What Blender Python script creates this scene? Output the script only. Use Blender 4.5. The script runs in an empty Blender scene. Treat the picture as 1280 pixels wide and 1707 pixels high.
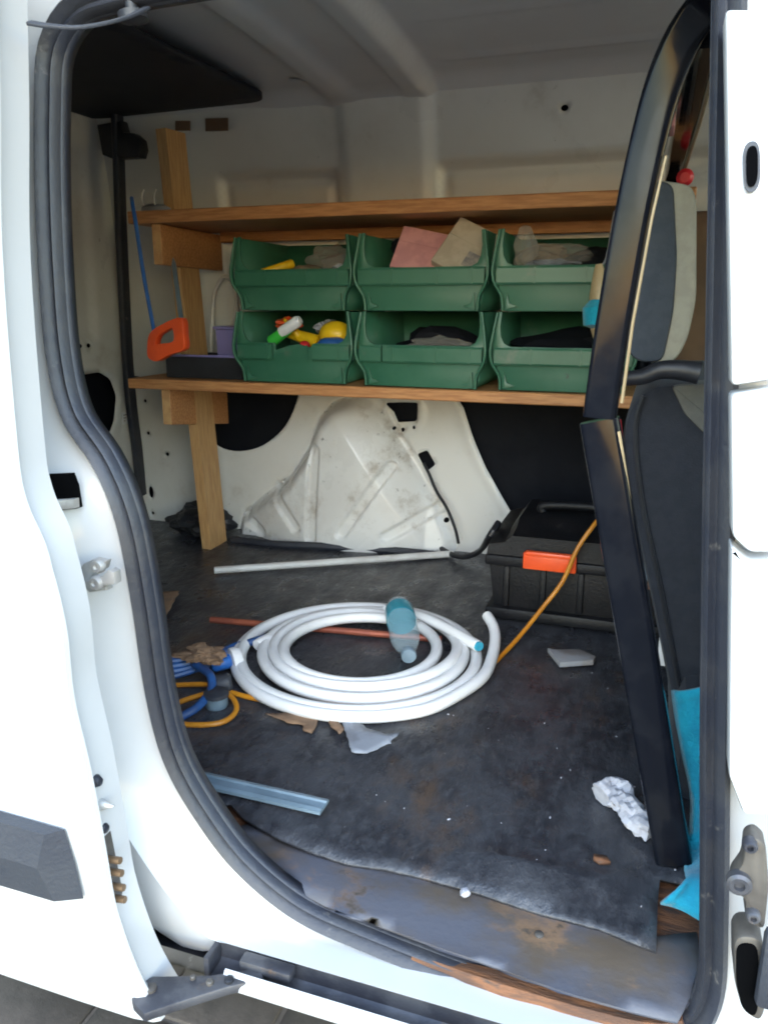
import bpy, bmesh, math, random
from mathutils import Vector, Matrix, noise
from mathutils.geometry import delaunay_2d_cdt

R = math.radians
random.seed(4)
sc = bpy.context.scene
col = sc.collection

# ------------------------------------------------------------------ camera, sky, light
cam = bpy.data.cameras.new('camera')
cam.sensor_fit = 'VERTICAL'; cam.sensor_height = 36; cam.lens = 36*1300/1707
cam.clip_start = .02; cam.clip_end = 300
co = bpy.data.objects.new('camera', cam); col.objects.link(co)
co.location = (0, 0, .62); co.rotation_euler = (R(75), 0, R(19))
sc.camera = co

w = bpy.data.worlds.new('World'); sc.world = w; w.use_nodes = True
nt = w.node_tree
sky = nt.nodes.new('ShaderNodeTexSky'); sky.sky_type = 'NISHITA'; sky.sun_disc = False
SUN_EL, SUN_AZ = R(34), R(166)
sky.sun_elevation = SUN_EL; sky.sun_rotation = SUN_AZ
sky.air_density = 1.6; sky.dust_density = .3; sky.ozone_density = 1.0
nt.nodes['Background'].inputs[1].default_value = .15
nt.links.new(sky.outputs[0], nt.nodes['Background'].inputs[0])
sl = bpy.data.lights.new('sun', 'SUN'); sl.energy = .55; sl.angle = R(60); sl.color = (.95, .975, 1)
so = bpy.data.objects.new('sun', sl); col.objects.link(so)
sd = Vector((math.sin(SUN_AZ)*math.cos(SUN_EL), math.cos(SUN_AZ)*math.cos(SUN_EL), math.sin(SUN_EL)))
so.rotation_euler = sd.to_track_quat('Z', 'Y').to_euler(); so.location = (0, -6, 8)
vs = sc.view_settings
vs.view_transform = 'Standard'; vs.look = 'None'; vs.gamma = 1; vs.exposure = 2.38
sc.render.engine = 'CYCLES'
sc.cycles.max_bounces = 10; sc.cycles.diffuse_bounces = 6; sc.cycles.transparent_max_bounces = 12
sc.cycles.filter_width = 1.9
try: sc.cycles.use_denoising = True
except Exception: pass

# ------------------------------------------------------------------ materials
def mat(name, c, rough=.5, metal=0, c2=None, nscale=6, lo=.4, hi=.6, dirt=None, dscale=3, dlo=.55, dhi=.7,
        bump=0, bscale=60, spec=.5, coat=0, grain=None, stretch=(1, 1, 1), sheen=0, rvar=0):
    m = bpy.data.materials.new(name); m.use_nodes = True
    n = m.node_tree.nodes; l = m.node_tree.links; b = n['Principled BSDF']
    b.inputs['Roughness'].default_value = rough; b.inputs['Metallic'].default_value = metal
    b.inputs['Specular IOR Level'].default_value = spec; b.inputs['Coat Weight'].default_value = coat
    b.inputs['Sheen Weight'].default_value = sheen
    b.inputs['Base Color'].default_value = (*c, 1)
    tc = n.new('ShaderNodeTexCoord'); mp = n.new('ShaderNodeMapping'); mp.inputs['Scale'].default_value = stretch
    geo = n.new('ShaderNodeNewGeometry'); l.new(geo.outputs['Position'], mp.inputs[0])
    def nz(scale, detail=6, rg=.6):
        t = n.new('ShaderNodeTexNoise'); t.inputs['Scale'].default_value = scale; t.inputs['Detail'].default_value = detail
        t.inputs['Roughness'].default_value = rg; l.new(mp.outputs[0], t.inputs['Vector']); return t
    def ramp(src, a, d):
        r = n.new('ShaderNodeMapRange'); r.inputs[1].default_value = a; r.inputs[2].default_value = d
        r.interpolation_type = 'SMOOTHSTEP'; l.new(src, r.inputs[0]); return r.outputs[0]
    cur = None
    def mix(fac, A, B):
        x = n.new('ShaderNodeMix'); x.data_type = 'RGBA'
        l.new(fac, x.inputs[0])
        if isinstance(A, tuple): x.inputs[6].default_value = (*A, 1)
        else: l.new(A, x.inputs[6])
        x.inputs[7].default_value = (*B, 1); return x.outputs[2]
    cur = c
    if c2: cur = mix(ramp(nz(nscale).outputs[0], lo, hi), cur, c2)
    if dirt:
        ds = dirt if isinstance(dirt, list) else [(dirt, dscale, dlo, dhi)]
        for (dc, s, a, d) in ds: cur = mix(ramp(nz(s, 8, .68).outputs[0], a, d), cur, dc)
    if not isinstance(cur, tuple): l.new(cur, b.inputs['Base Color'])
    if rvar:
        r = n.new('ShaderNodeMapRange'); r.inputs[1].default_value = .3; r.inputs[2].default_value = .7
        r.inputs[3].default_value = max(.02, rough-rvar); r.inputs[4].default_value = min(1, rough+rvar)
        l.new(nz(nscale*1.7).outputs[0], r.inputs[0]); l.new(r.outputs[0], b.inputs['Roughness'])
    if bump:
        bp = n.new('ShaderNodeBump'); bp.inputs['Strength'].default_value = bump; bp.inputs['Distance'].default_value = .004
        l.new(nz(bscale, 5).outputs[0], bp.inputs['Height']); l.new(bp.outputs[0], b.inputs['Normal'])
    return m

M = {}
M['paint'] = mat('white_paint', (.58, .585, .59), .28, c2=(.54, .545, .55), nscale=3, coat=.3, dirt=[((.50, .46, .40), 9, .62, .82), ((.25, .21, .17), 40, .70, .78)], spec=.5)
M['inner'] = mat('inner_white_paint', (.72, .71, .675), .34, c2=(.65, .635, .595), nscale=2.5,
                 dirt=[((.42, .37, .31), 5, .56, .82), ((.16, .14, .12), 34, .66, .76)], bump=.03, bscale=30, rvar=.12)
M['arch'] = mat('arch_paint', (.74, .74, .72), .30, c2=(.68, .67, .645), nscale=5,
                dirt=[((.34, .29, .23), 9, .52, .74), ((.10, .09, .08), 38, .62, .72)], bump=.08, bscale=30, rvar=.12)
M['roof'] = mat('roof_paint', (.72, .715, .71), .42, c2=(.66, .65, .645), nscale=2.5, dirt=[((.42, .38, .33), 7, .64, .85)], bump=.05, bscale=20)
M['rubber'] = mat('black_rubber', (.022, .025, .036), .42, c2=(.032, .034, .042), nscale=20, dirt=[((.14, .13, .12), 35, .62, .74)], bump=.2, bscale=120)
M['blackpl'] = mat('black_plastic', (.013, .014, .018), .45, c2=(.02, .021, .026), nscale=12, bump=.1, bscale=150)
M['liner'] = mat('black_liner', (.005, .006, .010), .8, c2=(.008, .009, .013), nscale=9, spec=.2, bump=.15, bscale=90)
M['shade'] = mat('recess_shade', (.0015, .0016, .002), .95, spec=.05)  # near-black colour stands for the shade inside slots and openings
M['flap'] = mat('dark_flap', (.012, .013, .02), .7, c2=(.018, .019, .026), nscale=5)
M['wood'] = mat('pine_wood', (.52, .25, .095), .6, c2=(.37, .155, .055), nscale=14, lo=.35, hi=.65, stretch=(1.2, 14, 14), bump=.15, bscale=20,
                dirt=[((.20, .09, .04), 4, .60, .8)])
M['woodend'] = mat('pine_end', (.60, .36, .16), .6, c2=(.48, .26, .11), nscale=30, bump=.2, bscale=60)
M['woodpost'] = mat('pine_post', (.58, .35, .15), .55, c2=(.46, .25, .10), nscale=14, lo=.35, hi=.65, stretch=(14, 14, 1.2), bump=.15, bscale=20,
                    dirt=[((.2, .11, .06), 5, .62, .8)])
M['bin'] = mat('green_plastic', (.026, .118, .068), .42, c2=(.040, .138, .084), nscale=8, dirt=[((.11, .15, .115), 14, .58, .8), ((.05, .06, .05), 30, .64, .74)], bump=.05, bscale=80)
M['floor'] = mat('floor_sheet', (.024, .025, .031), .36, c2=(.044, .046, .054), nscale=14, lo=.42, hi=.60,
                 dirt=[((.058, .060, .069), 70, .42, .72), ((.085, .055, .038), 5.5, .52, .70), ((.06, .062, .072), 3.2, .58, .80), ((.17, .17, .18), 130, .66, .76)], bump=.8, bscale=70, rvar=.2, stretch=(1, .55, 1))
M['thresh'] = mat('threshold_metal', (.075, .078, .098), .42, c2=(.085, .066, .05), nscale=5, dirt=[((.20, .12, .07), 7, .55, .7), ((.05, .045, .04), 14, .6, .7)], bump=.2, bscale=60, rvar=.15, stretch=(1, 1.4, 1))
M['oldwood'] = mat('worn_wood', (.20, .085, .038), .7, c2=(.10, .048, .028), nscale=10, stretch=(2, 12, 12), dirt=[((.05, .04, .035), 12, .55, .7)], bump=.5, bscale=40)
M['hose'] = mat('white_hose', (.78, .79, .80), .4, c2=(.72, .73, .74), nscale=9)
M['pipe'] = mat('white_pipe', (.70, .69, .66), .4, c2=(.6, .58, .55), nscale=12)
M['copper'] = mat('copper_pipe', (.42, .12, .065), .42, metal=.35, c2=(.28, .08, .05), nscale=16, bump=.1)
M['gloss'] = mat('gloss_black', (.005, .006, .010), .10, c2=(.009, .010, .014), nscale=20, spec=.14, dirt=[((.08, .08, .08), 45, .70, .76)], rvar=.06)
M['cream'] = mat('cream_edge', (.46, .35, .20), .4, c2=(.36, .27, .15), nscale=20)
M['seat'] = mat('seat_fabric', (.012, .015, .023), .85, c2=(.016, .019, .028), nscale=60, bump=.25, bscale=400, sheen=.08)
M['headrest'] = mat('headrest_fabric', (.045, .055, .07), .85, c2=(.055, .065, .08), nscale=60, bump=.2, bscale=400)
M['shoulder'] = mat('shoulder_fabric', (.13, .13, .115), .85, c2=(.11, .11, .10), nscale=60)
M['seatb'] = mat('seat_beige', (.36, .34, .27), .8, c2=(.32, .30, .24), nscale=50, bump=.15, bscale=200)
M['trim'] = mat('brown_trim', (.20, .12, .07), .7, c2=(.15, .09, .055), nscale=6)
M['orange'] = mat('orange_plastic', (.85, .10, .02), .35, c2=(.75, .085, .02), nscale=14)
M['blue'] = mat('blue_plastic', (.02, .13, .45), .4, c2=(.02, .10, .34), nscale=20)
M['bluedk'] = mat('blue_cable', (.018, .085, .27), .45, c2=(.02, .06, .18), nscale=25)
M['teal'] = mat('teal_cloth', (.0, .33, .48), .85, c2=(.0, .26, .40), nscale=18, bump=.5, bscale=220, sheen=.3)
M['steel'] = mat('worn_steel', (.60, .60, .58), .42, metal=.35, c2=(.45, .43, .41), nscale=25, bump=.15)
M['dksteel'] = mat('dark_steel', (.055, .056, .068), .4, metal=.4, c2=(.10, .10, .11), nscale=18, dirt=[((.16, .10, .06), 12, .6, .72)], bump=.3, bscale=50)
M['cord'] = mat('orange_cord', (.55, .22, .015), .45, c2=(.45, .17, .012), nscale=25)
M['tape'] = mat('grey_tape', (.22, .24, .28), .45, c2=(.17, .18, .21), nscale=20, bump=.3)
M['card'] = mat('cardboard', (.24, .145, .085), .85, c2=(.17, .105, .065), nscale=20, bump=.3)
M['paper'] = mat('white_paper', (.46, .46, .50), .85, c2=(.36, .36, .40), nscale=40, bump=.4)
M['pink'] = mat('pink_box', (.62, .30, .30), .7, c2=(.52, .24, .25), nscale=30)
M['beigebox'] = mat('beige_box', (.50, .44, .35), .75, c2=(.42, .36, .28), nscale=20)
M['dklabel'] = mat('dark_print', (.20, .19, .20), .7, c2=(.34, .31, .28), nscale=60)
M['yellow'] = mat('yellow_plastic', (.80, .50, .01), .4, c2=(.7, .42, .01), nscale=20)
M['green'] = mat('bright_green', (.05, .55, .06), .4, c2=(.04, .42, .05), nscale=20)
M['white'] = mat('white_plastic', (.75, .75, .76), .4, c2=(.68, .68, .7), nscale=20)
M['red'] = mat('red_plastic', (.60, .02, .03), .4, c2=(.5, .02, .03), nscale=20)
M['purple'] = mat('lilac_tub', (.25, .22, .48), .4, c2=(.20, .18, .40), nscale=10)
M['tan'] = mat('tan_goods', (.30, .22, .14), .7, c2=(.20, .15, .10), nscale=25)
M['tool'] = mat('toolbox_black', (.005, .006, .008), .5, c2=(.009, .009, .011), nscale=14, spec=.3, dirt=[((.04, .037, .035), 16, .62, .78)], bump=.3, bscale=180)
M['strip'] = mat('pale_blue_strip', (.16, .22, .27), .3, c2=(.12, .17, .21), nscale=20)
M['tile'] = mat('tile_shard', (.26, .27, .29), .5, c2=(.22, .20, .19), nscale=20)
M['rub'] = mat('rub_strip', (.030, .034, .046), .5, c2=(.038, .042, .052), nscale=8, bump=.25, bscale=200)
M['brass'] = mat('brass_pin', (.26, .17, .10), .4, metal=.6)
M['hinge'] = mat('hinge_cast', (.12, .108, .095), .5, metal=.3, c2=(.085, .075, .068), nscale=20, bump=.2)
M['ground'] = mat('ground_dirt', (.24, .21, .18), .9, c2=(.17, .15, .13), nscale=5, dirt=[((.3, .27, .24), 30, .6, .7)], bump=.8, bscale=30)
M['stone'] = mat('paver', (.085, .07, .06), .85, c2=(.06, .05, .043), nscale=12, bump=.5, bscale=60)

def clear(name, tint, alpha, rough=.08):
    m = bpy.data.materials.new(name); m.use_nodes = True
    n = m.node_tree.nodes; l = m.node_tree.links
    b = n['Principled BSDF']; b.inputs['Base Color'].default_value = (*tint, 1); b.inputs['Roughness'].default_value = rough
    t = n.new('ShaderNodeBsdfTransparent'); t.inputs[0].default_value = tuple(min(1, .80+.20*x/max(tint)) for x in tint)+(1,)
    x = n.new('ShaderNodeMixShader')
    f = n.new('ShaderNodeLayerWeight'); f.inputs[0].default_value = .35
    r = n.new('ShaderNodeMapRange'); r.inputs[3].default_value = alpha; r.inputs[4].default_value = min(1, alpha+.42)
    l.new(f.outputs['Facing'], r.inputs[0]); l.new(r.outputs[0], x.inputs[0])
    l.new(t.outputs[0], x.inputs[1]); l.new(b.outputs[0], x.inputs[2]); l.new(x.outputs[0], n['Material Output'].inputs[0])
    return m
M['pet'] = clear('blue_bottle_plastic', (.66, .80, .86), .06)
M['petlabel'] = clear('bottle_label', (.02, .27, .36), .55, .2)
M['bag'] = clear('clear_bag', (.55, .52, .48), .18, .15)
M['glass'] = clear('window_glass', (.5, .55, .55), .06, .03)

# ------------------------------------------------------------------ mesh helpers
W = {}
def link(o, parent=None):
    col.objects.link(o)
    if parent is not None: o.parent = parent
    return o
def thing(name, label, cat, loc=(0, 0, 0), group=None):
    o = bpy.data.objects.new(name, None); o.empty_display_size = .05
    link(o); o.location = loc; W[o] = Vector(loc)
    o['label'] = label; o['category'] = cat
    if group: o['group'] = group
    return o
def tag(o, label, cat, group=None):
    o['label'] = label; o['category'] = cat
    if group: o['group'] = group
    return o
def obj(name, bm, m, parent=None, loc=None, smooth=40, label=None):
    """bm in world coordinates; becomes ONE mesh object"""
    off = W[parent] if parent is not None else Vector(loc or (0, 0, 0))
    bmesh.ops.translate(bm, verts=bm.verts, vec=-off)
    bmesh.ops.recalc_face_normals(bm, faces=bm.faces)
    if smooth:
        for f in bm.faces: f.smooth = True
        for e in bm.edges:
            if len(e.link_faces) == 2 and e.calc_face_angle(0) > R(smooth): e.smooth = False
    me = bpy.data.meshes.new(name); bm.to_mesh(me); bm.free()
    for mm in (m if isinstance(m, (list, tuple)) else [m]): me.materials.append(M[mm])
    o = bpy.data.objects.new(name, me); link(o, parent)
    if parent is None: o.location = off
    W[o] = Vector(off)
    if label: o['label'] = label
    return o
def BM(): return bmesh.new()
def V(*a): return Vector(a)
def box(bm, a, b, bev=0, seg=2, mtx=None):
    a, b = Vector(a), Vector(b)
    r = bmesh.ops.create_cube(bm, size=1)
    vs_ = r['verts']
    for v in vs_:
        v.co = Vector([(a[i]+b[i])/2+v.co[i]*abs(b[i]-a[i]) for i in range(3)])
    if bev:
        es = list({e for v in vs_ for e in v.link_edges})
        rr = bmesh.ops.bevel(bm, geom=es, offset=bev, segments=seg, profile=.5, affect='EDGES')
        vs_ = list({v for f in rr['faces'] for v in f.verts} | {v for v in vs_ if v.is_valid})
    if mtx is not None:
        for v in vs_: v.co = mtx @ v.co
    return bm
def catmull(pts, n=8, closed=False):
    pts = [Vector(p) for p in pts]; out = []
    N = len(pts); rng = range(N) if closed else range(N-1)
    for i in rng:
        if closed: p0, p1, p2, p3 = pts[(i-1) % N], pts[i], pts[(i+1) % N], pts[(i+2) % N]
        else: p0, p1, p2, p3 = pts[max(0, i-1)], pts[i], pts[i+1], pts[min(N-1, i+2)]
        for k in range(n):
            t = k/n
            out.append(.5*((2*p1)+(p2-p0)*t+(2*p0-5*p1+4*p2-p3)*t*t+(3*p1-p0-3*p2+p3)*t**3))
    if not closed: out.append(pts[-1].copy())
    return out
def resample(pts, step, closed=False):
    P_ = pts+[pts[0]] if closed else pts
    L = [0]
    for a, b in zip(P_, P_[1:]): L.append(L[-1]+(b-a).length)
    n = max(2, round(L[-1]/step)); out = []; j = 0
    for i in range(n if closed else n+1):
        d = L[-1]*i/n
        while j < len(L)-2 and L[j+1] < d: j += 1
        s = (d-L[j])/max(1e-9, L[j+1]-L[j]); out.append(P_[j].lerp(P_[j+1], min(1, s)))
    return out
def sweep(bm, path, prof, closed=False, up=None, cap=True, scale=None):
    """prof: list of (a,b) in the frame (side, up); constant up vector if given, else parallel transport"""
    n = len(path); rings = []
    nrm = None
    for i, p in enumerate(path):
        a = path[(i-1) % n] if (closed or i) else path[0]; b = path[(i+1) % n] if (closed or i < n-1) else path[-1]
        t = (b-a).normalized()
        if up is not None: u = Vector(up)
        else:
            if nrm is None:
                nrm = Vector((0, 0, 1)) if abs(t.z) < .9 else Vector((1, 0, 0))
            u = nrm
        u = (u-t*u.dot(t)).normalized(); nrm = u
        s = t.cross(u)
        k = scale(i/(n-1 if n > 1 else 1), i) if scale else 1
        rings.append([bm.verts.new(p+s*(q[0]*k)+u*(q[1]*k)) for q in prof])
    m = len(prof)
    for i in range(n if closed else n-1):
        A, B = rings[i], rings[(i+1) % n]
        for j in range(m): bm.faces.new((A[j], A[(j+1) % m], B[(j+1) % m], B[j]))
    if cap and not closed:
        bm.faces.new(rings[0][::-1]); bm.faces.new(rings[-1])
    return bm
def circ(r, n=10, sq=1): return [(r*math.cos(2*math.pi*i/n), r*sq*math.sin(2*math.pi*i/n)) for i in range(n)]
def rrect(wd, ht, r, n=3):
    out = []
    for cx, cy, a0 in ((wd/2-r, ht/2-r, 0), (-wd/2+r, ht/2-r, 90), (-wd/2+r, -ht/2+r, 180), (wd/2-r, -ht/2+r, 270)):
        for k in range(n+1):
            a = R(a0+90*k/n); out.append((cx+r*math.cos(a), cy+r*math.sin(a)))
    return out
def tube(bm, pts, r, n=10, smooth_n=8, closed=False, step=None, scale=None):
    p = catmull(pts, smooth_n, closed) if smooth_n else [Vector(q) for q in pts]
    if step: p = resample(p, step, closed)
    return sweep(bm, p, circ(r, n), closed, scale=scale)
def lathe(bm, prof, org, axis, n=20):
    """prof: (radius, dist along axis)"""
    axis = Vector(axis).normalized(); u = axis.orthogonal().normalized(); v = axis.cross(u); org = Vector(org); rings = []
    for r, h in prof:
        rings.append([bm.verts.new(org+axis*h+(u*math.cos(2*math.pi*i/n)+v*math.sin(2*math.pi*i/n))*max(r, 1e-5)) for i in range(n)])
    for A, B in zip(rings, rings[1:]):
        for j in range(n): bm.faces.new((A[j], A[(j+1) % n], B[(j+1) % n], B[j]))
    bm.faces.new(rings[0][::-1]); bm.faces.new(rings[-1])
    return bm
def prism(bm, pts, d, bev=0):
    """pts: 3D outline in a plane, d: extrusion vector"""
    d = Vector(d)
    A = [bm.verts.new(Vector(p)) for p in pts]; B = [bm.verts.new(Vector(p)+d) for p in pts]; n = len(A)
    fs = [bm.faces.new(A), bm.faces.new(B[::-1])]
    for i in range(n): fs.append(bm.faces.new((A[i], B[i], B[(i+1) % n], A[(i+1) % n])))
    if bev:
        bmesh.ops.recalc_face_normals(bm, faces=fs)
        es = [e for f in fs[:2] for e in f.edges]
        bmesh.ops.bevel(bm, geom=list(set(es)), offset=bev, segments=2, profile=.5, affect='EDGES')
    return bm
def inside(p, poly):
    x, y = p; c = False; n = len(poly); j = n-1
    for i in range(n):
        xi, yi = poly[i]; xj, yj = poly[j]
        if (yi > y) != (yj > y) and x < (xj-xi)*(y-yi)/(yj-yi)+xi: c = not c
        j = i
    return c
def segd(p, a, b):
    ax, ay = a; bx, by = b; dx, dy = bx-ax, by-ay
    t = max(0, min(1, ((p[0]-ax)*dx+(p[1]-ay)*dy)/max(1e-12, dx*dx+dy*dy)))
    return math.hypot(p[0]-ax-t*dx, p[1]-ay-t*dy)
def polyd(p, poly): return min(segd(p, poly[i], poly[i-1]) for i in range(len(poly)))
def sst(a, b, x):
    t = max(0, min(1, (x-a)/(b-a))); return t*t*(3-2*t)
def sheet(bm, outer, holes, step, f3):
    """triangulated sheet with exact outline and holes; f3 maps (u,v) to 3D"""
    pts = []; edges = []
    def loop(L):
        b = len(pts); pts.extend([Vector(q) for q in L]); n = len(L)
        edges.extend([(b+i, b+(i+1) % n) for i in range(n)])
    def dens(L, s):
        out = []
        for i in range(len(L)):
            a, b = Vector(L[i]), Vector(L[(i+1) % len(L)]); k = max(1, int((b-a).length/s))
            out += [tuple(a.lerp(b, t/k)) for t in range(k)]
        return out
    loop(dens(outer, step))
    for h in holes: loop(dens(h, step))
    xs = [q[0] for q in outer]; ys = [q[1] for q in outer]
    nx = int((max(xs)-min(xs))/step); ny = int((max(ys)-min(ys))/step)
    for i in range(1, nx):
        for j in range(1, ny):
            q = (min(xs)+(max(xs)-min(xs))*(i+(.5 if j % 2 else 0))/nx, min(ys)+(max(ys)-min(ys))*j/ny)
            if not inside(q, outer) or any(inside(q, h) for h in holes): continue
            if polyd(q, outer) < step*.45 or any(polyd(q, h) < step*.45 for h in holes if abs(q[0]-h[0][0]) < 2): continue
            pts.append(Vector(q))
    vo, eo, fo, *_ = delaunay_2d_cdt(pts, edges, [], 0, 1e-6)
    vv = [bm.verts.new(f3(v.x, v.y)) for v in vo]
    for f in fo:
        c = sum((vo[i] for i in f), Vector((0, 0)))/len(f)
        if inside(c, outer) and not any(inside(c, h) for h in holes): bm.faces.new([vv[i] for i in f])
    for v in [v for v in bm.verts if not v.link_faces]: bm.verts.remove(v)
    return bm
def ngon(cx, cy, rx, ry=None, n=12, rot=0):
    ry = ry or rx; out = []
    for i in range(n):
        a = 2*math.pi*i/n; x, y = rx*math.cos(a), ry*math.sin(a)
        out.append((cx+x*math.cos(rot)-y*math.sin(rot), cy+x*math.sin(rot)+y*math.cos(rot)))
    return out
def rpoly(pts, r=.01, n=4):
    """round the corners of a 2D polygon"""
    out = []; N = len(pts)
    for i in range(N):
        p = Vector(pts[i]); a = Vector(pts[i-1]); b = Vector(pts[(i+1) % N])
        ra = min(r, (a-p).length*.45); rb = min(r, (b-p).length*.45)
        A = p+(a-p).normalized()*ra; B = p+(b-p).normalized()*rb
        for k in range(n+1):
            t = k/n; out.append(tuple((1-t)**2*A+2*t*(1-t)*p+t*t*B))
    return out
def solid(o, th, off=0):
    md = o.modifiers.new('thickness', 'SOLIDIFY'); md.thickness = th; md.offset = off; return o
def xz(ps): return [(p[0], p[2]) for p in ps]
def xy(ps): return [(p[0], p[1]) for p in ps]
def side_y(z): return .65+max(0, z-.45)*.12

# ------------------------------------------------------------------ ground
bm = BM()
GZ = -.56
sheet(bm, [(-30, -30), (30, -30), (30, 40), (-30, 40)], [], 3.0, lambda u, v: V(u, v, GZ))
g = obj('ground', bm, 'ground'); g['kind'] = 'structure'
pm = None
for i in range(-8, 4):
    for j in range(0, 7):
        bx_, by_ = i*.205+(j % 2)*.1, .3+j*.105
        if pm is None:
            bm = BM(); box(bm, (-.099, -.049, 0), (.099, .049, .012), .005)
            pmo = obj('paving_stone', bm, 'stone', g); pm = pmo.data; o = pmo
        else:
            o = bpy.data.objects.new('paving_stone', pm); link(o, g)
        o.location = (bx_, by_, GZ-.004+random.uniform(-.002, .003)); o.rotation_euler = (0, 0, random.uniform(-.03, .03))

# ------------------------------------------------------------------ the van
van = thing('cargo_van', 'white cargo van with its sliding side door open onto a messy load floor', 'van', (-.2, 1.2, GZ))
SEAL = [(-0.4383,0.704,0.8996), (-0.51,0.7036,0.8967), (-0.5527,0.7025,0.8879), (-0.579,0.6988,0.857), (-0.5849,0.6927,0.8057), (-0.5869,0.6847,0.7388), (-0.585,0.6743,0.6524), (-0.5783,0.6643,0.5695), (-0.5618,0.6571,0.5094), (-0.5239,0.6515,0.4625), (-0.5009,0.65,0.4042),
        (-0.4901,0.65,0.3162), (-0.4827,0.65,0.2123), (-0.4663,0.65,0.1328), (-0.4294,0.65,0.0684), (-0.3853,0.65,0.0178), (-0.3197,0.65,-0.0224), (-0.2388,0.65,-0.0391), (-0.1189,0.65,-0.0545), (-0.0218,0.65,-0.0587), (0.0461,0.65,-0.0563),
        (0.0822,0.65,-0.0359), (0.0953,0.65,0.012), (0.0891,0.65,0.103), (0.0721,0.65,0.2798), (0.0583,0.65,0.4374), (0.0474,0.6653,0.5775), (0.0373,0.6811,0.7095), (0.0277,0.6961,0.8345), (0.0257,0.6991,0.8588), (0.0132,0.7016,0.8802), (-0.0249,0.7027,0.8894), (-0.2114,0.7042,0.9016)]
seal_path = resample(catmull(SEAL, 8, True), .012, True)
# outline normals in the side plane
N = len(seal_path)
def off2(path, d):
    out = []; n = len(path)
    area = sum(path[i-1].x*path[i].z-path[i].x*path[i-1].z for i in range(n))
    sg = 1 if area > 0 else -1
    for i in range(n):
        t = (path[(i+2) % n]-path[i-2]); nn = Vector((t.z, 0, -t.x)).normalized()*sg
        out.append(path[i]+nn*d)
    return out
bm = BM()
prof = [(a*.86, b*.9) for a, b in [(-.014, -.004), (-.013, .006), (-.009, .010), (-.005, .0055), (-.002, .0045), (.002, .011), (.008, .015), (.013, .010), (.014, -.004)]]
sp = [p+Vector((0, -.002, 0)) for p in seal_path]
sweep(bm, sp, prof, True, up=(0, -1, 0))
obj('door_seal', bm, 'rubber', van, smooth=50)
# inner return of the opening (black pinch flange cover)
bm = BM()
ra = off2(seal_path, -.011); rb = [p+Vector((0, .016, 0)) for p in off2(seal_path, -.009)]
A = [bm.verts.new(p) for p in ra]; B = [bm.verts.new(p) for p in rb]
for i in range(N): bm.faces.new((A[i], A[(i+1) % N], B[(i+1) % N], B[i]))
solid(obj('opening_flange', bm, 'rubber', van), .003)
# white jamb: rings from the seal out to the skin
bm = BM()
rings = []
for d, dy in ((-.004, .006), (.012, .004), (.022, -.002), (.040, -.012), (.056, -.026), (.066, -.038), (.072, -.046)):
    o_ = off2(seal_path, d)
    for k in range(3 if d > .03 else 0):
        o_ = [(o_[i-1]+o_[i]*2+o_[(i+1) % N])/4 for i in range(N)]
    rr = []
    for i, p in enumerate(o_):
        q = p.copy(); q.y = side_y(p.z)+dy
        fl_ = -.052-.25*sst(-.395, -.47, p.x)                      # flat sill along the bottom
        if q.z < fl_ and d > 0: q.z = fl_
        rr.append(q)
    rings.append(rr)
vr = [[bm.verts.new(p) for p in r_] for r_ in rings]
for A, B in zip(vr, vr[1:]):
    for i in range(N): bm.faces.new((A[i], A[(i+1) % N], B[(i+1) % N], B[i]))
obj('door_jamb', bm, 'paint', van, smooth=60)
# outer skin behind and above the opening
hole = [(p.x, p.z) for p in rings[-1]]
zmin = -.052
bm = BM()
wl = (-0.5502,0.5916,0.4632); 
slot = []
skin_hole = [q for q in hole]
sheet(bm, [(-1.5, -.06), (-.62, -.06), (-.56, .05), (-.512, .004), (-.500, -.055), (-.480, -.081), (-.455, -.093), (-.43, -.090), (-.405, -.076), (-.404, zmin-.0006), (1.1, zmin-.0006), (1.1, 1.02), (-1.5, 1.02)], [skin_hole], .03,
      lambda u, v: V(u, side_y(v)-.046+.25*max(0, v-.93)+.015*sst(-.05, -.09, v), v))
obj('body_skin', bm, 'paint', van, smooth=60)
sq = [(-0.5533,0.591,0.4584), (-0.5429,0.6127,0.4559), (-0.5416,0.616,0.4424), (-0.5436,0.62,0.4183), (-0.5561,0.59,0.4217)]
bm = BM(); prism(bm, sq, (0, .012, 0), .001); rs = obj('rail_slot_shade', bm, 'shade', van)  # dark plate on the jamb in place of the slot's shade
bm = BM(); prism(bm, [(-0.5517,0.587,0.4337), (-0.5393,0.615,0.4305), (-0.5416,0.617,0.4199), (-0.5524,0.587,0.4234)], (0, .008, 0), .001); obj('rail_bar', bm, 'steel', rs)
# sill: track and lip along the bottom
def xrun(y, z, x0, x1): return [V(x0, y, z), V(x1, y, z)]
def extr(bm, prof, x0, x1, n=24):
    """profile (y,z) swept along x"""
    rings = []
    for i in range(n+1):
        x = x0+(x1-x0)*i/n; rings.append([bm.verts.new((x, y, z)) for y, z in prof])
    for A, B in zip(rings, rings[1:]):
        for j in range(len(prof)-1): bm.faces.new((A[j], A[j+1], B[j+1], B[j]))
    return bm
bm = BM(); extr(bm, [(.6045, -.0525), (.606, -.056), (.606, -.074), (.600, -.077), (.584, -.077), (.580, -.074)], -.403, 1.1); obj('slide_track', bm, 'dksteel', van, smooth=50)
bm = BM(); extr(bm, [(.5795, -.077), (.5795, -.058), (.5775, -.056), (.575, -.057), (.572, -.062), (.569, -.064), (.5675, -.067), (.5675, -.071), (.572, -.075), (.60, -.079)], -.375, 1.1)
obj('sill_lip', bm, 'paint', van, smooth=50)
bm = BM(); extr(bm, [(.605, -.083), (.70, -.14), (2.0, -.17)], -1.4, 1.1, 4); obj('underbody', bm, 'liner', van)
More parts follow.
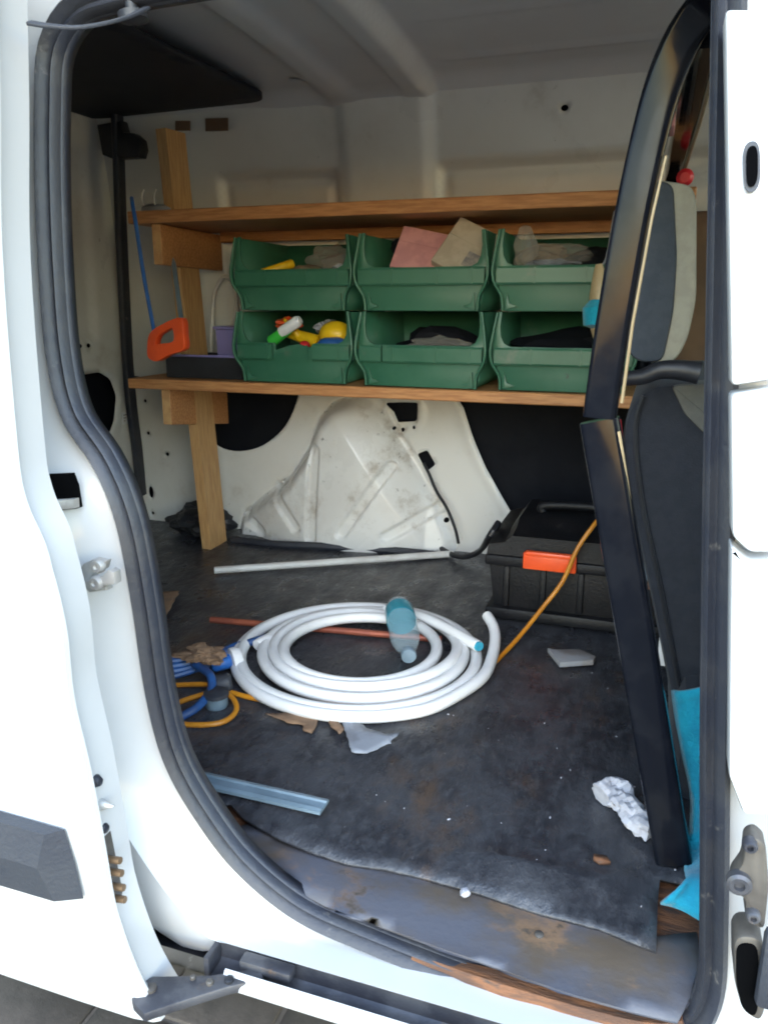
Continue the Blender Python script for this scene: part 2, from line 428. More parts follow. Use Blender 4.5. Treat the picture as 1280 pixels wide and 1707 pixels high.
bm = BM(); box(bm, (-.4035, .58, -.077), (-.397, .606, -.054), .001); obj('track_end', bm, 'dksteel', van)
# load floor
fl_edge = [(-0.4651,0.752,0), (-0.4372,0.7327,0), (-0.4091,0.7219,0), (-0.3731,0.7112,0), (-0.3313,0.7046,0), (-0.289,0.7021,0), (-0.2442,0.7093,0), (-0.2018,0.7097,0), (-0.1329,0.7063,0), (-0.0673,0.6996,0), (-0.0061,0.6983,0), (0.0482,0.687,0),
           (0.0496,0.7598,0)]
edge = xy(fl_edge)
outl = [(-1.40, 1.90), (-1.40, .70), (-.545, .70)] + edge + [(edge[-1][0]+.002, .795), (1.1, .80), (1.1, 1.90)]
def fz(u, v):
    n_ = noise.noise(Vector((u*5, v*5, 0)))*.0025 + noise.noise(Vector((u*17, v*17, 2)))*.0008
    curl = .006*sst(.10, 0, v-.73)*sst(-.25, -.42, u)*sst(-.62, -.5, u)
    bulge = .016*math.exp(-((v-.757-.06*(u+.1))/.013)**2)*sst(-.22, -.10, u)*sst(.05, -.02, u)
    return n_+curl+bulge
bm = BM(); sheet(bm, outl, [], .022, lambda u, v: V(u, v, fz(u, v)))
floor = solid(obj('load_floor', bm, 'floor', van, smooth=80), .004, -1)
bm = BM(); sheet(bm, [(-1.40, .66), (1.1, .66), (1.1, 1.90), (-1.40, 1.90)], [], .1, lambda u, v: V(u, v, -.016))
obj('floor_board', bm, 'oldwood', van)
# threshold plate with a torn rear end
tp = [(-0.4398,0.726,-0.008), (-0.4265,0.7354,-0.008), (-0.3804,0.7253,-0.008), (-0.3041,0.7115,-0.008), (-0.2071,0.7281,-0.008), (-0.069,0.7147,-0.008), (0.0441,0.708,-0.008), (0.0878,0.7296,-0.008), (0.0901,0.6773,-0.008),
      (0.0686,0.6254,-0.008), (0.032,0.6235,-0.008), (-0.0224,0.6241,-0.008), (-0.1165,0.6318,-0.008), (-0.2205,0.6404,-0.008), (-0.292,0.648,-0.008), (-0.3488,0.6611,-0.008), (-0.3952,0.6844,-0.008), (-0.4112,0.692,-0.008), (-0.4119,0.7052,-0.008), (-0.4268,0.7116,-0.008)]
bm = BM(); sheet(bm, xy(tp), [], .014, lambda u, v: V(u, v, -.0035-.012*sst(.70, .62, v)+noise.noise(Vector((u*12, v*12, 4)))*.0015))
th = solid(obj('threshold_plate', bm, 'thresh', van), .003, -1)
for q in ((-0.0649,0.677,-0.008),):
    bm = BM(); lathe(bm, [(.0, .002), (.0035, .0018), (.005, .0005), (.005, -.003)][::-1], Vector(q)+V(0, 0, .002), (0, 0, 1), 12); obj('screw', bm, 'hinge', th)
# worn wooden edge under the threshold
wp = [V(*p)+V(0, -.004, .006) for p in ((-0.1902,0.65,-0.0471), (-0.119,0.65,-0.053), (-0.0219,0.65,-0.0557), (0.0458,0.65,-0.052), (0.0771,0.65,-0.0384))]
bm = BM(); sweep(bm, resample(catmull(wp, 8), .02), [(-.012, -.008), (.012, -.008), (.0115, .005), (.009, .008), (-.009, .008), (-.0115, .005)], up=(0, 0, 1),
                 scale=lambda t, i: (.95+.2*noise.noise(Vector((t*9, 0, 0))))*(.45+.55*sst(0, .4, t))); obj('edge_board', bm, 'oldwood', van)

# far side wall
WY = 1.88
arch_px = [(-1.0853,1.84,-0.0148), (-1.0667,1.84,0.0461), (-1.0063,1.84,0.1025), (-0.9133,1.84,0.1712), (-0.8584,1.84,0.2477), (-0.8271,1.84,0.3281), (-0.7875,1.84,0.3731), (-0.7297,1.84,0.3935), (-0.6653,1.84,0.3929), (-0.6209,1.84,0.3529),
           (-0.5891,1.84,0.2867), (-0.5381,1.84,0.2135), (-0.4821,1.84,0.125), (-0.4412,1.84,0.0345), (-0.4556,1.84,-0.0149), (-1.0816,1.84,-0.0835)]
ARCH = xz(arch_px)
ribs = [((-0.9668,1.84,0.1724), (-0.8643,1.84,0.0475)), ((-0.8086,1.84,0.2538), (-0.8173,1.84,0.0251)), ((-0.6143,1.84,0.2191), (-0.7307,1.84,0.0466)), ((-0.4928,1.84,0.1163), (-0.6171,1.84,0.0412)), ((-1.0511,1.84,0.0578), (-0.9827,1.84,0.016))]
ribs = [((a[0], a[2]), (b[0], b[2])) for a, b in ribs]
ridge = [((-0.7115,1.84,0.2689)), ((-0.6336,1.84,0.1598)), ((-0.5521,1.84,0.0475))]
ridge = xz(ridge)
def rectmask(u, v, x0, x1, z0, z1, e): return sst(x0-e, x0+e, u)*sst(x1+e, x1-e, u)*sst(z0-e, z0+e, v)*sst(z1+e, z1-e, v)
rng_c = xz([(-0.5959,1.86,0.3514)])[0]
def wallf(u, v):
    y = WY-.11*max(0, v-.45)-.10*max(0, v-.93)
    y -= .011*sst(-.745, -.705, u)*sst(-.498, -.540, u)*sst(.40, .50, v)
    y += .022*(rectmask(u, v, -1.06, -.745, .48, .92, .008)+rectmask(u, v, -.50, .6, .48, .92, .008))
    y -= .008*(rectmask(u, v, -1.035, -.77, .50, .895, .004)+rectmask(u, v, -.475, .58, .50, .895, .004))
    if v < .42:
        if inside((u, v), ARCH):
            d = polyd((u, v), ARCH[:-2] + [(ARCH[-2][0], ARCH[-2][1]-.5), (ARCH[-1][0], ARCH[-1][1]-.5)])
            y -= .046*sst(0, .034, d)
            y -= .055*max(0, 1-((u+.765)/.24)**2-((v-.03)/.42)**2)*sst(0, .05, d)
            for a, b in ribs: y += .012*sst(.0165, .0115, segd((u, v), a, b))
            (ax, az), (bx, bz) = ridge[0], ridge[-1]                   # fold of the dome: beyond the crease it falls away
            sd_ = ((u-ax)*(az-bz)-(v-az)*(ax-bx))/math.hypot(ax-bx, az-bz)
            sd_ = abs(sd_) if ((u-ax)*(bz-az)-(v-az)*(bx-ax)) < 0 else 0
            y += min(.045, .42*max(0, sd_-.004))*sst(0, .03, d)
        r_ = math.hypot(u-rng_c[0], v-rng_c[1]); y -= .006*math.exp(-((r_-.050)/.007)**2)
        y -= .004*math.exp(-((u-segx(v))/.012)**2)
    y += noise.noise(Vector((u*6, v*6, 7)))*.0015
    return V(u, y, v)
ARCH2 = [(x, max(z, -.012)) for x, z in ARCH]
cutR = [(-0.4934,1.86,0.4293), (-0.4426,1.86,0.3788), (-0.4149,1.86,0.3006), (-0.3811,1.86,0.2279), (-0.335,1.86,0.1525), (-0.2952,1.86,0.09), (-0.2629,1.86,0.0311)]
def segx(v):
    q = xz(cutR)
    for a, b in zip(q, q[1:]):
        if b[1] <= v <= a[1]: return a[0]+(b[0]-a[0])*(v-a[1])/(b[1]-a[1])-.012
    return 9
cr = [tuple(p) for p in resample([Vector((x, z, 0)) for x, z in xz(cutR)], .02)]
cutR2 = [(a, b) for a, b, _ in cr]+[(.2, cr[-1][1]), (.2, .47), (cr[0][0], .47)]
cutR2 = [(x, max(z, .012)) for x, z in cutR2]
cl = catmull([(-1.161,1.86,0.4077), (-1.1678,1.86,0.3093), (-1.1457,1.86,0.2437), (-1.0849,1.86,0.2239), (-1.0104,1.86,0.2383), (-0.9493,1.86,0.2777), (-0.9086,1.86,0.3279), (-0.8785,1.86,0.4014), (-0.8707,1.86,0.4295)], 4)
cutL = [(p.x, p.z) for p in cl]
cutW = rpoly(xz([(-0.6404,1.86,0.3766), (-0.5554,1.86,0.3801), (-0.558,1.86,0.3321), (-0.6244,1.86,0.3258)]), .008)
def wh(px3, r, ry=None, rot=0): return ngon(px3[0], px3[2], r, ry, 10, rot)
holes = [ARCH2, cutR2, cutL, cutW, rpoly(xz([(-0.5572,1.85,0.2487), (-0.5307,1.85,0.261), (-0.5084,1.85,0.2243), (-0.5331,1.85,0.2042)]), .007),
         wh((-0.618,1.86,0.3124), .0045), wh((-0.5957,1.86,0.309), .0055), wh((-0.5657,1.86,0.3166), .0045), wh((-0.4765,1.84,0.0817), .007), wh((-1.3018,1.88,0.2019), .006),
         wh((-1.3668,1.88,0.0854), .008, .018), wh((-1.3663,1.88,0.0218), .005), wh((-1.3627,1.88,0.352), .005), wh((-1.3612,1.88,0.2594), .005),
         wh((-0.226,1.8,1.0122), .008, .006)]
bm = BM(); sheet(bm, [(-1.40, -.02), (.9, -.02), (.9, 1.075), (-1.40, 1.075)], holes, .0095, wallf)
wall = solid(obj('side_wall', bm, 'inner', van, smooth=70), .002, -1)
bm = BM(); sheet(bm, ARCH2, [h for h in holes if h is not ARCH2 and len(h) == 10 and inside(h[0], ARCH2)], .0048, wallf); obj('wheel_arch', bm, 'arch', wall, smooth=70)
bm = BM(); sheet(bm, [(-1.47, -.18), (.9, -.18), (.9, .6), (-1.47, .6)], [], .05, lambda u, v: V(u, 1.925+noise.noise(Vector((u*4, v*4, 1)))*.006, v)); obj('side_liner', bm, 'liner', van)
bm = BM(); box(bm, (-.30, 1.862, .93), (-.18, 1.95, 1.05)); obj('hole_backing', bm, 'liner', van)
# black foam along the foot of the arch, and the cable hanging from the oval hole
bm = BM(); tube(bm, [(-1.0355,1.7611,0.006), (-0.9238,1.7596,0.006), (-0.7783,1.7808,0.008), (-0.6217,1.8056,0.007), (-0.4797,1.8108,0.006)], .011, 8, 6); obj('foam_strip', bm, 'rubber', van)
bm = BM(); tube(bm, [(-0.5262,1.83,0.2361), (-0.5075,1.82,0.2091), (-0.4899,1.82,0.1708), (-0.4563,1.8,0.1325), (-0.4331,1.79,0.0884), (-0.4231,1.79,0.0495)], .004, 7, 6); obj('drain_cable', bm, 'blackpl', van)

# roof
def roofz(x, y):
    z = 1.115-.030*((y-1.24)/.55)**2
    z -= .055*sst(1.75, 1.86, y)
    z -= .034*sst(-.79, -.72, x)*sst(-.497, -.522, x)*sst(1.84, 1.74, y)                      # cross bow
    z += .014*sst(-.70, -.66, x)*sst(-.557, -.582, x)*sst(1.84, 1.70, y)
    for yy in (1.32, 1.50): z -= .004*math.exp(-((y-yy)/.012)**2)*sst(-.48, -.44, x)
    z -= .006*math.exp(-((y-1.69)/.010)**2)*sst(-.48, -.44, x)
    z -= .012*sst(-.98, -.86, x)*sst(-.70, -.80, x)*.5
    return z
bm = BM()
hr = [ngon(((-0.7826,1.703,1.065))[0], ((-0.7826,1.703,1.065))[1], .022, .006, 12)]
sheet(bm, [(-1.42, .70), (1.1, .70), (1.1, 1.84), (-1.42, 1.84)], hr, .011, lambda u, v: V(u, v, roofz(u, v)))
solid(obj('roof_lining', bm, 'roof', van, smooth=70), .002, 1)
bm = BM(); extr(bm, [(.60, 1.0), (.66, 1.10), (.78, 1.15), (1.2, 1.18), (1.7, 1.15), (1.9, 1.06), (1.96, .8), (1.99, .4), (1.97, -.3)], -1.5, 1.1, 20); obj('outer_roof', bm, 'paint', van)
# the dark rear roof flap
fp = rpoly([(-1.40, .72), (-.905, .72), (-.880, 1.765), (-1.40, 1.79)], .06, 6)
bm = BM(); prism(bm, [V(x, y, roofz(-1.1, y)-.016-.012*sst(1.6, 1.8, y)) for x, y in [(a, b) for a, b in fp]], (0, 0, -.012)) if False else None
bm.free()
bm = BM(); sheet(bm, fp, [], .03, lambda u, v: V(u, v, 1.076))
solid(obj('roof_flap', bm, 'flap', van), .012, -1)
# rear doors (inner face) and their rubber
rw = [(-1.4,1.5084,0.433), (-1.4,1.652,0.4408), (-1.4,1.7385,0.4431), (-1.4,1.7822,0.4202), (-1.4,1.8011,0.3727), (-1.4,1.7814,0.3058), (-1.4,1.7384,0.2527), (-1.4,1.6217,0.2374), (-1.4,1.4816,0.2629)]
rwp = rpoly([(p[1], p[2]) for p in rw], .012)
def rearf(u, v):
    x = -1.40+.03*max(0, v-.45)
    x -= .012*sst(1.50, 1.52, u)*sst(1.75, 1.73, u)*sst(.52, .54, v)*sst(.98, .96, v)
    d = polyd((u, v), rwp) if v < .6 else 9
    x += .008*math.exp(-((d-.016)/.008)**2)
    return V(x, u, v)
lh = [ngon(((-1.4,1.674,0.5134))[1], ((-1.4,1.674,0.5134))[2], .008, .006), ngon(((-1.4,1.706,0.5134))[1], ((-1.4,1.706,0.5134))[2], .008, .006)]
bm = BM(); sheet(bm, [(.66, -.03), (1.90, -.03), (1.90, 1.08), (.66, 1.08)], [rwp]+lh, .014, rearf)
rd = solid(obj('rear_door', bm, 'inner', van, smooth=70), .002)
bm = BM(); sheet(bm, [(.60, -.30), (2.0, -.30), (2.0, 1.2), (.60, 1.2)], [], .1, lambda u, v: V(-1.455, u, v)); obj('rear_backing', bm, 'liner', van)
c = Vector((-1.385,1.812,0.3106)); bm = BM(); box(bm, c-V(.0015, .011, .016), c+V(.0015, .011, .016)); lb_ = obj('label_sticker', bm, 'white', rd)
for k in range(3):
    bm = BM(); box(bm, c+V(.0016, -.008, .008-k*.008), c+V(.0026, .006-.004*k, .0105-k*.008)); obj('print_line', bm, 'dklabel', rd)
bm = BM(); sweep(bm, resample(catmull([(-1.3,1.7646,1.1191), (-1.3,1.7692,1.0536), (-1.32,1.7739,0.7759), (-1.345,1.7908,0.4723), (-1.35,1.7987,0.3256), (-1.355,1.8128,0.2396), (-1.36,1.8221,0.0903)], 6), .03), rrect(.034, .018, .006), up=(1, 0, 0))
obj('rear_seal', bm, 'rubber', van)
bm = BM()
hb = [(-1.3525,1.79,1.0448), (-1.2826,1.79,1.0498), (-1.2764,1.79,1.0236), (-1.2488,1.79,1.0191), (-1.231,1.79,1.0045), (-1.2278,1.79,0.9825), (-1.2365,1.79,0.9638), (-1.3179,1.79,0.9654), (-1.3439,1.79,0.9751)]
prism(bm, hb, (0, -.035, 0), .006); obj('rear_hinge', bm, 'blackpl', van)
bm = BM(); c = Vector((-1.3587,1.83,0.4107)); lathe(bm, [(.004, -.03), (.014, -.028), (.016, -.01), (.016, .01), (.012, .02)], c, (0.2, -1, .1), 12); obj('rubber_stop', bm, 'blackpl', van)
for pp in ([(-1.1503,1.795,1.0459), (-1.1103,1.795,1.0433), (-1.1119,1.795,1.0222), (-1.152,1.795,1.0247)], [(-1.0642,1.79,1.0444), (-1.0044,1.79,1.0417), (-1.006,1.79,1.0145), (-1.066,1.79,1.017)]):
    bm = BM(); prism(bm, pp, (0, -.004, 0)); obj('type_plate', bm, 'trim', van)

# sliding door, slid back, standing proud of the body
door = None
dp = catmull([(-0.5359,0.59,0.9217), (-0.5327,0.57,0.79), (-0.5312,0.55,0.6617), (-0.5156,0.52,0.5036), (-0.5053,0.515,0.4553), (-0.4815,0.51,0.4106), (-0.4699,0.5,0.3467), (-0.4699,0.5,0.2777), (-0.4603,0.5,0.207), (-0.4531,0.5,0.1258), (-0.4478,0.505,0.0421), (-0.4389,0.51,-0.0386), (-0.426,0.52,-0.0971)], 5)
def door_y(z): return .50+max(0, z-.40)*.16+.5*max(0, .10-z)**2+.06*max(0, .06-z)
bm = BM()
rings = []
for p in dp:
    z = p.z; yy = door_y(z); x = p.x
    rings.append([bm.verts.new(q) for q in (V(x-1.0, yy, z), V(x-.5, yy-.004, z), V(x-.10, yy-.004, z), V(x-.03, yy-.003, z), V(x-.008, yy, z), V(x-.001, yy+.004, z), V(x, yy+.010, z), V(x-.006, yy+.016, z), V(x-.012, yy+.020, z), V(x-.012, yy+.055, z), V(x-1.0, yy+.055, z))])
for A, B in zip(rings, rings[1:]):
    for j in range(len(A)-1): bm.faces.new((A[j], A[j+1], B[j+1], B[j]))
bm.faces.new(rings[-1]); bm.faces.new(rings[0][::-1])
sdoor = obj('sliding_door', bm, 'paint', van, smooth=50)
# rub strip with a chamfered end
def ry(p, d): return V(p[0], p[1]-d, p[2])
rs_ = [(-0.6821,0.494,0.1525), (-0.4843,0.494,0.1464), (-0.4715,0.494,0.0734), (-0.6984,0.494,0.0755)]
bm = BM()
fr = [ry(rs_[0], .014), ry((-0.4951,0.494,0.1483), .014), ry((-0.5025,0.494,0.1142), .020), ry((-0.4936,0.494,0.0753), .014), ry(rs_[3], .014)]
bkk = [Vector(rs_[0]), Vector(rs_[1]), Vector((-0.4765,0.494,0.111)), Vector(rs_[2]), Vector(rs_[3])]
Av = [bm.verts.new(p) for p in fr]; Bv = [bm.verts.new(p) for p in bkk]
mid = bm.verts.new(ry((-0.6891,0.494,0.1194), .020))
bm.faces.new((Av[0], Av[1], Av[2], mid)); bm.faces.new((mid, Av[2], Av[3], Av[4]))
for i in range(4): bm.faces.new((Av[i], Av[i+1], Bv[i+1], Bv[i]))
obj('rub_strip', bm, 'rub', sdoor, smooth=15)
# handle recess at the frame's edge
c = Vector((-0.5566,0.502,0.3229)); bm = BM(); lathe(bm, [(.0, -.004), (.020, -.004), (.024, .002), (.024, .008), (.0, .008)], c, (0, 1, 0), 24)
for v in bm.verts: v.co.z = c.z+(v.co.z-c.z)*1.0
obj('handle_recess', bm, 'rub', sdoor)
# leading-edge fittings: contact plate with pins, buffers, guide wedge
bm = BM(); q = [(-0.4787,0.52,0.1904), (-0.4731,0.52,0.1916), (-0.4647,0.52,0.1213), (-0.458,0.52,0.0542), (-0.4649,0.52,0.0295), (-0.4736,0.52,0.0917)]
prism(bm, q, (0, .012, 0)); plate = obj('edge_plate', bm, 'hinge', sdoor)
for px3 in ((-0.4756,0.525,0.1815), (-0.4739,0.525,0.1302)):
    bm = BM(); lathe(bm, [(.0, .012), (.004, .011), (.0065, .006), (.007, 0), (.007, -.004)][::-1], px3, (1, 0, 0), 12); obj('rubber_buffer', bm, 'rubber', sdoor)
bm = BM(); lathe(bm, [(.0075, 0), (.006, .007), (.0015, .022), (.0, .023)], (-0.4744,0.525,0.1554), (1, 0, .12), 12); obj('guide_pin', bm, 'steel', sdoor)
bm = BM(); q = [(-0.4768,0.53,0.1081), (-0.471,0.53,0.1096), (-0.4672,0.53,0.0926), (-0.466,0.53,0.0507), (-0.471,0.53,0.0314), (-0.4749,0.53,0.0482)]
prism(bm, q, (0, .02, 0), .001); cb = obj('contact_block', bm, 'rub', sdoor)
for px3 in ((-0.4594,0.52,0.0996), (-0.4589,0.52,0.0853), (-0.4586,0.52,0.0688), (-0.4587,0.52,0.0548)):
    bm = BM(); p_ = Vector(px3); tube(bm, [p_+V(-.008, 0, 0), p_+V(.013, 0, .003)], .0035, 8, 0); obj('contact_pin', bm, 'brass', cb)
bm = BM(); tube(bm, [(-0.4899,0.56,0.0564), (-0.4815,0.56,0.0365), (-0.4816,0.56,0.0065), (-0.4887,0.56,-0.0185), (-0.4983,0.56,-0.0369)], .006, 10, 6); obj('cable_guide', bm, 'white', sdoor)
# roller arm into the sill track
bm = BM()
q = [(-0.4618,0.5313,-0.06), (-0.4445,0.5483,-0.06), (-0.3889,0.569,-0.06), (-0.3421,0.5949,-0.06), (-0.3326,0.5821,-0.06), (-0.3631,0.5614,-0.06), (-0.3998,0.5299,-0.06), (-0.4257,0.5064,-0.06), (-0.4435,0.5134,-0.06)]
prism(bm, q, (0, 0, -.012), .003); arm = obj('roller_arm', bm, 'dksteel', sdoor)
c = Vector((-0.3351,0.5952,-0.058)); bm = BM(); box(bm, c-V(.030, .008, .006), c+V(.030, .008, .006), .003); obj('roller_bracket', bm, 'dksteel', arm)
for q, r_, mm in (((-0.4359,0.533,-0.059), .006, 'hinge'), ((-0.4511,0.5339,-0.059), .006, 'hinge'), ((-0.3828,0.559,-0.059), .004, 'hinge'), ((-0.3655,0.5681,-0.059), .005, 'blackpl'), ((-0.4025,0.5585,-0.059), .003, 'hinge')):
    bm = BM(); lathe(bm, [(r_, -.001), (r_, .002), (r_*.7, .003), (.0, .003)], q, (0, 0, 1), 10); obj('bolt', bm, mm, arm)
# dark wheel house behind the gap
bm = BM(); box(bm, (-.75, .66, -.13), (-.41, .67, .0), .004); obj('wheel_house', bm, 'liner', van)

# striker on the rear jamb
st_o = Vector((-0.53,0.622,0.3466))
bm = BM()
q = [(-0.5391,0.605,0.3539), (-0.5318,0.605,0.3649), (-0.5194,0.605,0.3708), (-0.5036,0.605,0.3706), (-0.5072,0.612,0.3616), (-0.5197,0.612,0.3538), (-0.5265,0.612,0.3465), (-0.5212,0.612,0.3406), (-0.5077,0.612,0.3436), (-0.5049,0.606,0.3396), (-0.5266,0.605,0.3347), (-0.5362,0.605,0.3413)]
q = [V(a, .608, c_) for a, b_, c_ in q]
prism(bm, q, (0, .012, 0), .002); stk = obj('door_striker', bm, 'steel', van)
bm = BM(); q = [V(a, .600, c_) for a, b_, c_ in ((-0.5218,0.605,0.3508), (-0.5053,0.605,0.3552), (-0.4941,0.605,0.3654), (-0.4879,0.605,0.3636), (-0.4878,0.605,0.351), (-0.5018,0.605,0.348), (-0.5196,0.605,0.3446))]
prism(bm, q, (0, .012, 0), .002); obj('striker_tongue', bm, 'steel', stk)
for p_ in ((-0.5114,0.606,0.3656), (-0.5097,0.599,0.3504)):
    bm = BM(); lathe(bm, [(.0075, .004), (.0075, 0), (.006, -.003), (.003, -.003), (.002, -.001), (0, -.001)], V(p_[0], p_[1], p_[2]), (0, 1, 0), 14); obj('striker_bolt', bm, 'steel', stk)
# loose strip at the top rear corner
bm = BM(); sweep(bm, resample(catmull([(-0.52,0.6,0.8466), (-0.5019,0.6,0.8426), (-0.48,0.61,0.842), (-0.4647,0.63,0.8498), (-0.4644,0.66,0.8632), (-0.4656,0.69,0.879)], 6), .01), rrect(.0075, .003, .001, 2), up=(0, -.5, 1))
obj('loose_strip', bm, 'rub', van)
bm = BM(); lathe(bm, [(.004, -.02), (.006, -.018), (.006, .004), (.014, .006), (.014, .012), (.003, .014)], (-0.4884,0.7,0.8864), (0.1, 0, -1), 14); obj('seal_clip', bm, 'blackpl', van)

# front pillar fittings: raised panels, slot, latch casting, opening
def pill(px, py, dy=-.03): pass
for pts in ([(0.0238,0.6,0.8149), (0.0522,0.6,0.8116), (0.0812,0.6,0.5679), (0.0522,0.6,0.562)], [(0.0524,0.6,0.5561), (0.0819,0.6,0.5622), (0.0959,0.6,0.4443), (0.0763,0.6,0.4422), (0.0634,0.6,0.4533)], [(0.0634,0.6,0.4459), (0.0762,0.6,0.4353), (0.0967,0.6,0.4375), (0.1214,0.6,0.2298), (0.0962,0.6,0.2237), (0.0818,0.6,0.2559)]):
    q = [V(p[0], side_y(p[2])-.045, p[2]) for p in pts]
    bm = BM(); prism(bm, [Vector((a, 0, b)) for a, b in rpoly([(p.x, p.z) for p in q], .004, 3)], (0, .03, 0), .003)
    for v in bm.verts: v.co.y += side_y(v.co.z)-.045
    obj('pillar_panel', bm, 'paint', van)
q = rpoly(xz([(0.0429,0.6,0.7266), (0.0537,0.6,0.7281), (0.0574,0.6,0.6959), (0.0473,0.6,0.693)]), .012, 5)
yv = side_y(.75)-.050
bm = BM(); prism(bm, [V(a, side_y(b)-.050, b) for a, b in q], (0, .004, 0)); sr = obj('slot_rim', bm, 'rub', van)
cx_ = sum(a for a, b in q)/len(q); cz_ = sum(b for a, b in q)/len(q)
bm = BM(); prism(bm, [V(cx_+(a-cx_)*.68, side_y(cz_+(b-cz_)*.8)-.0515, cz_+(b-cz_)*.8) for a, b in q], (0, .003, 0)); obj('slot_shade', bm, 'shade', sr)  # near-black plate, paints the shaded inside of the slot
q = [(0.0953,0.585,0.2194), (0.1025,0.585,0.2244), (0.1099,0.585,0.2187), (0.1167,0.585,0.182), (0.1178,0.585,0.1427), (0.1107,0.585,0.1434), (0.103,0.585,0.1498), (0.1011,0.585,0.1664), (0.09,0.585,0.1718), (0.0897,0.585,0.183), (0.0959,0.585,0.1986)]
bm = BM(); prism(bm, [V(a, .0, c_) for a, b_, c_ in [(p[0], 0, p[1]) for p in rpoly(xz(q), .004)]], (0, .02, 0), .003)
for v in bm.verts: v.co.y += .578
lk = obj('door_check', bm, 'hinge', van)
for p_, r_ in (((0.0986,0.577,0.2179), .0055), ((0.0948,0.577,0.1824), .0095), ((0.1077,0.577,0.1557), .0055)):
    bm = BM(); lathe(bm, [(r_, .003), (r_, -.004), (r_*.75, -.006), (r_*.45, -.006), (r_*.4, -.002), (0, -.002)], p_, (0, 1, 0), 16); obj('check_bolt', bm, 'dksteel', lk)
q = rpoly(xz([(0.0959,0.585,0.1332), (0.1166,0.585,0.1377), (0.126,0.585,0.0865), (0.1259,0.585,0.056), (0.1108,0.585,0.0617), (0.1009,0.585,0.0901)]), .012, 5)
bm = BM(); prism(bm, [V(a, .575, b) for a, b in q], (0, .03, 0), .003); lr = obj('latch_bezel', bm, 'hinge', van)
cx_ = sum(a for a, b in q)/len(q); cz_ = sum(b for a, b in q)/len(q)
bm = BM(); prism(bm, [V(cx_+(a-cx_)*.72-.002, .5735, cz_+(b-cz_)*.86) for a, b in q], (0, .004, 0)); obj('latch_shade', bm, 'shade', lr)  # dark plate for the shade within the latch opening
bm = BM(); box(bm, Vector((0.1156,0.568,0.0808))-V(0, .006, 0), Vector((0.1347,0.568,0.1538))+V(0, .006, 0), .005); obj('door_grip', bm, 'rub', van)

# cab beyond the frame: pillar trim, firewall, glass
bm = BM(); box(bm, (.03, 1.79, .08), (.95, 1.83, .80), .01); obj('cab_trim', bm, 'trim', van)
bm = BM(); box(bm, (1.02, .68, -.2), (1.10, 1.9, .46), .01); obj('dashboard', bm, 'liner', van)
bm = BM(); box(bm, (1.085, .68, .462), (1.09, 1.9, 1.05)); obj('windscreen', bm, 'glass', van)

# ------------------------------------------------------------------ bulkhead frame
fr_ = thing('bulkhead_frame', 'glossy black bent metal hoop frame standing behind the cab seat', 'frame', (.065, .835, 0))
lowp = [V(.066, .832, .003), V(-.053, .862, .499)]
bm = BM(); sweep(bm, [lowp[0].lerp(lowp[1], t/6) for t in range(7)], rrect(.040, .034, .006), up=(0, -1, 0)); obj('lower_leg', bm, 'gloss', fr_)
upath = [V(-.053, .862, .503), V(-.046, .862, .60), V(-.036, .862, .70), V(-.026, .862, .77), V(-.016, .860, .82), V(-.003, .855, .854), V(.013, .845, .876), V(.032, .82, .888), V(.05, .80, .892)]
bm = BM(); sweep(bm, resample(catmull(upath, 6), .012), rrect(.036, .034, .006)); obj('upper_leg', bm, 'gloss', fr_)
bm = BM(); sweep(bm, [V(.014, .866, .866), V(.010, 1.2, .868), V(-.002, 1.775, .868)], rrect(.030, .034, .005), up=(0, 0, 1)); obj('cross_bar', bm, 'gloss', fr_)
bm = BM(); sweep(bm, [V(-.002, 1.76, .85), V(-.03, 1.79, .5), V(.07, 1.80, .0)], rrect(.036, .036, .006), up=(0, -1, 0)); obj('far_leg', bm, 'gloss', fr_)
# cream strips standing in for bright reflections along the tube edges
bm = BM(); sweep(bm, [V(-.032, .848, .49), V(-.010, .846, .395), V(.012, .842, .30)], rrect(.0038, .006, .001, 1), up=(0, -1, 0)); obj('edge_glint', bm, 'cream', fr_)
bm = BM(); sweep(bm, [V(-.031, .846, .52), V(-.0265, .846, .60), V(-.0165, .846, .70), V(-.0085, .848, .755)], rrect(.003, .006, .001, 1), up=(0, -1, 0), scale=lambda t, i: 1.1-.35*t); obj('edge_glint', bm, 'cream', fr_)
bm = BM(); sweep(bm, [V(.031, .88, .852), V(.027, 1.2, .852), V(.015, 1.76, .852)], rrect(.004, .006, .001, 1), up=(0, 0, 1)); obj('edge_glint', bm, 'cream', fr_)
bm = BM(); box(bm, (-.012, 1.13, .835), (-.004, 1.20, .853), .002); obj('edge_clip', bm, 'pink', fr_)

# ------------------------------------------------------------------ cab seat
seat = thing('cab_seat', 'dark grey cab seat with beige trim seen side-on behind the black frame', 'seat', (.05, 1.05, .0))
def slab(bm, prof, y0, y1, bev): prism(bm, [V(p[0], y0, p[2]) for p in prof], (0, y1-y0, 0), bev)
hp = rpoly(xz([(-0.0367,1.05,0.765), (0.0192,1.05,0.7558), (0.0281,1.05,0.7396), (0.0386,1.05,0.6236), (0.0334,1.05,0.5773), (0.0209,1.05,0.5472), (-0.0235,1.05,0.5492), (-0.0395,1.05,0.5689), (-0.0419,1.05,0.6735)]), .014)
bm = BM(); slab(bm, [(a, 0, b) for a, b in hp], 1.05, 1.30, .006); hd = obj('headrest', bm, 'seatb', seat)
hp = rpoly(xz([(-0.0391,1.045,0.7631), (0.0004,1.045,0.7573), (0.0122,1.045,0.6723), (0.0138,1.045,0.6095), (0.0066,1.045,0.5487), (-0.0247,1.045,0.548), (-0.0422,1.045,0.5691), (-0.0445,1.045,0.6733)]), .012)
bm = BM(); slab(bm, [(a, 0, b) for a, b in hp], 1.044, 1.306, .006); obj('headrest_cover', bm, 'headrest', hd)
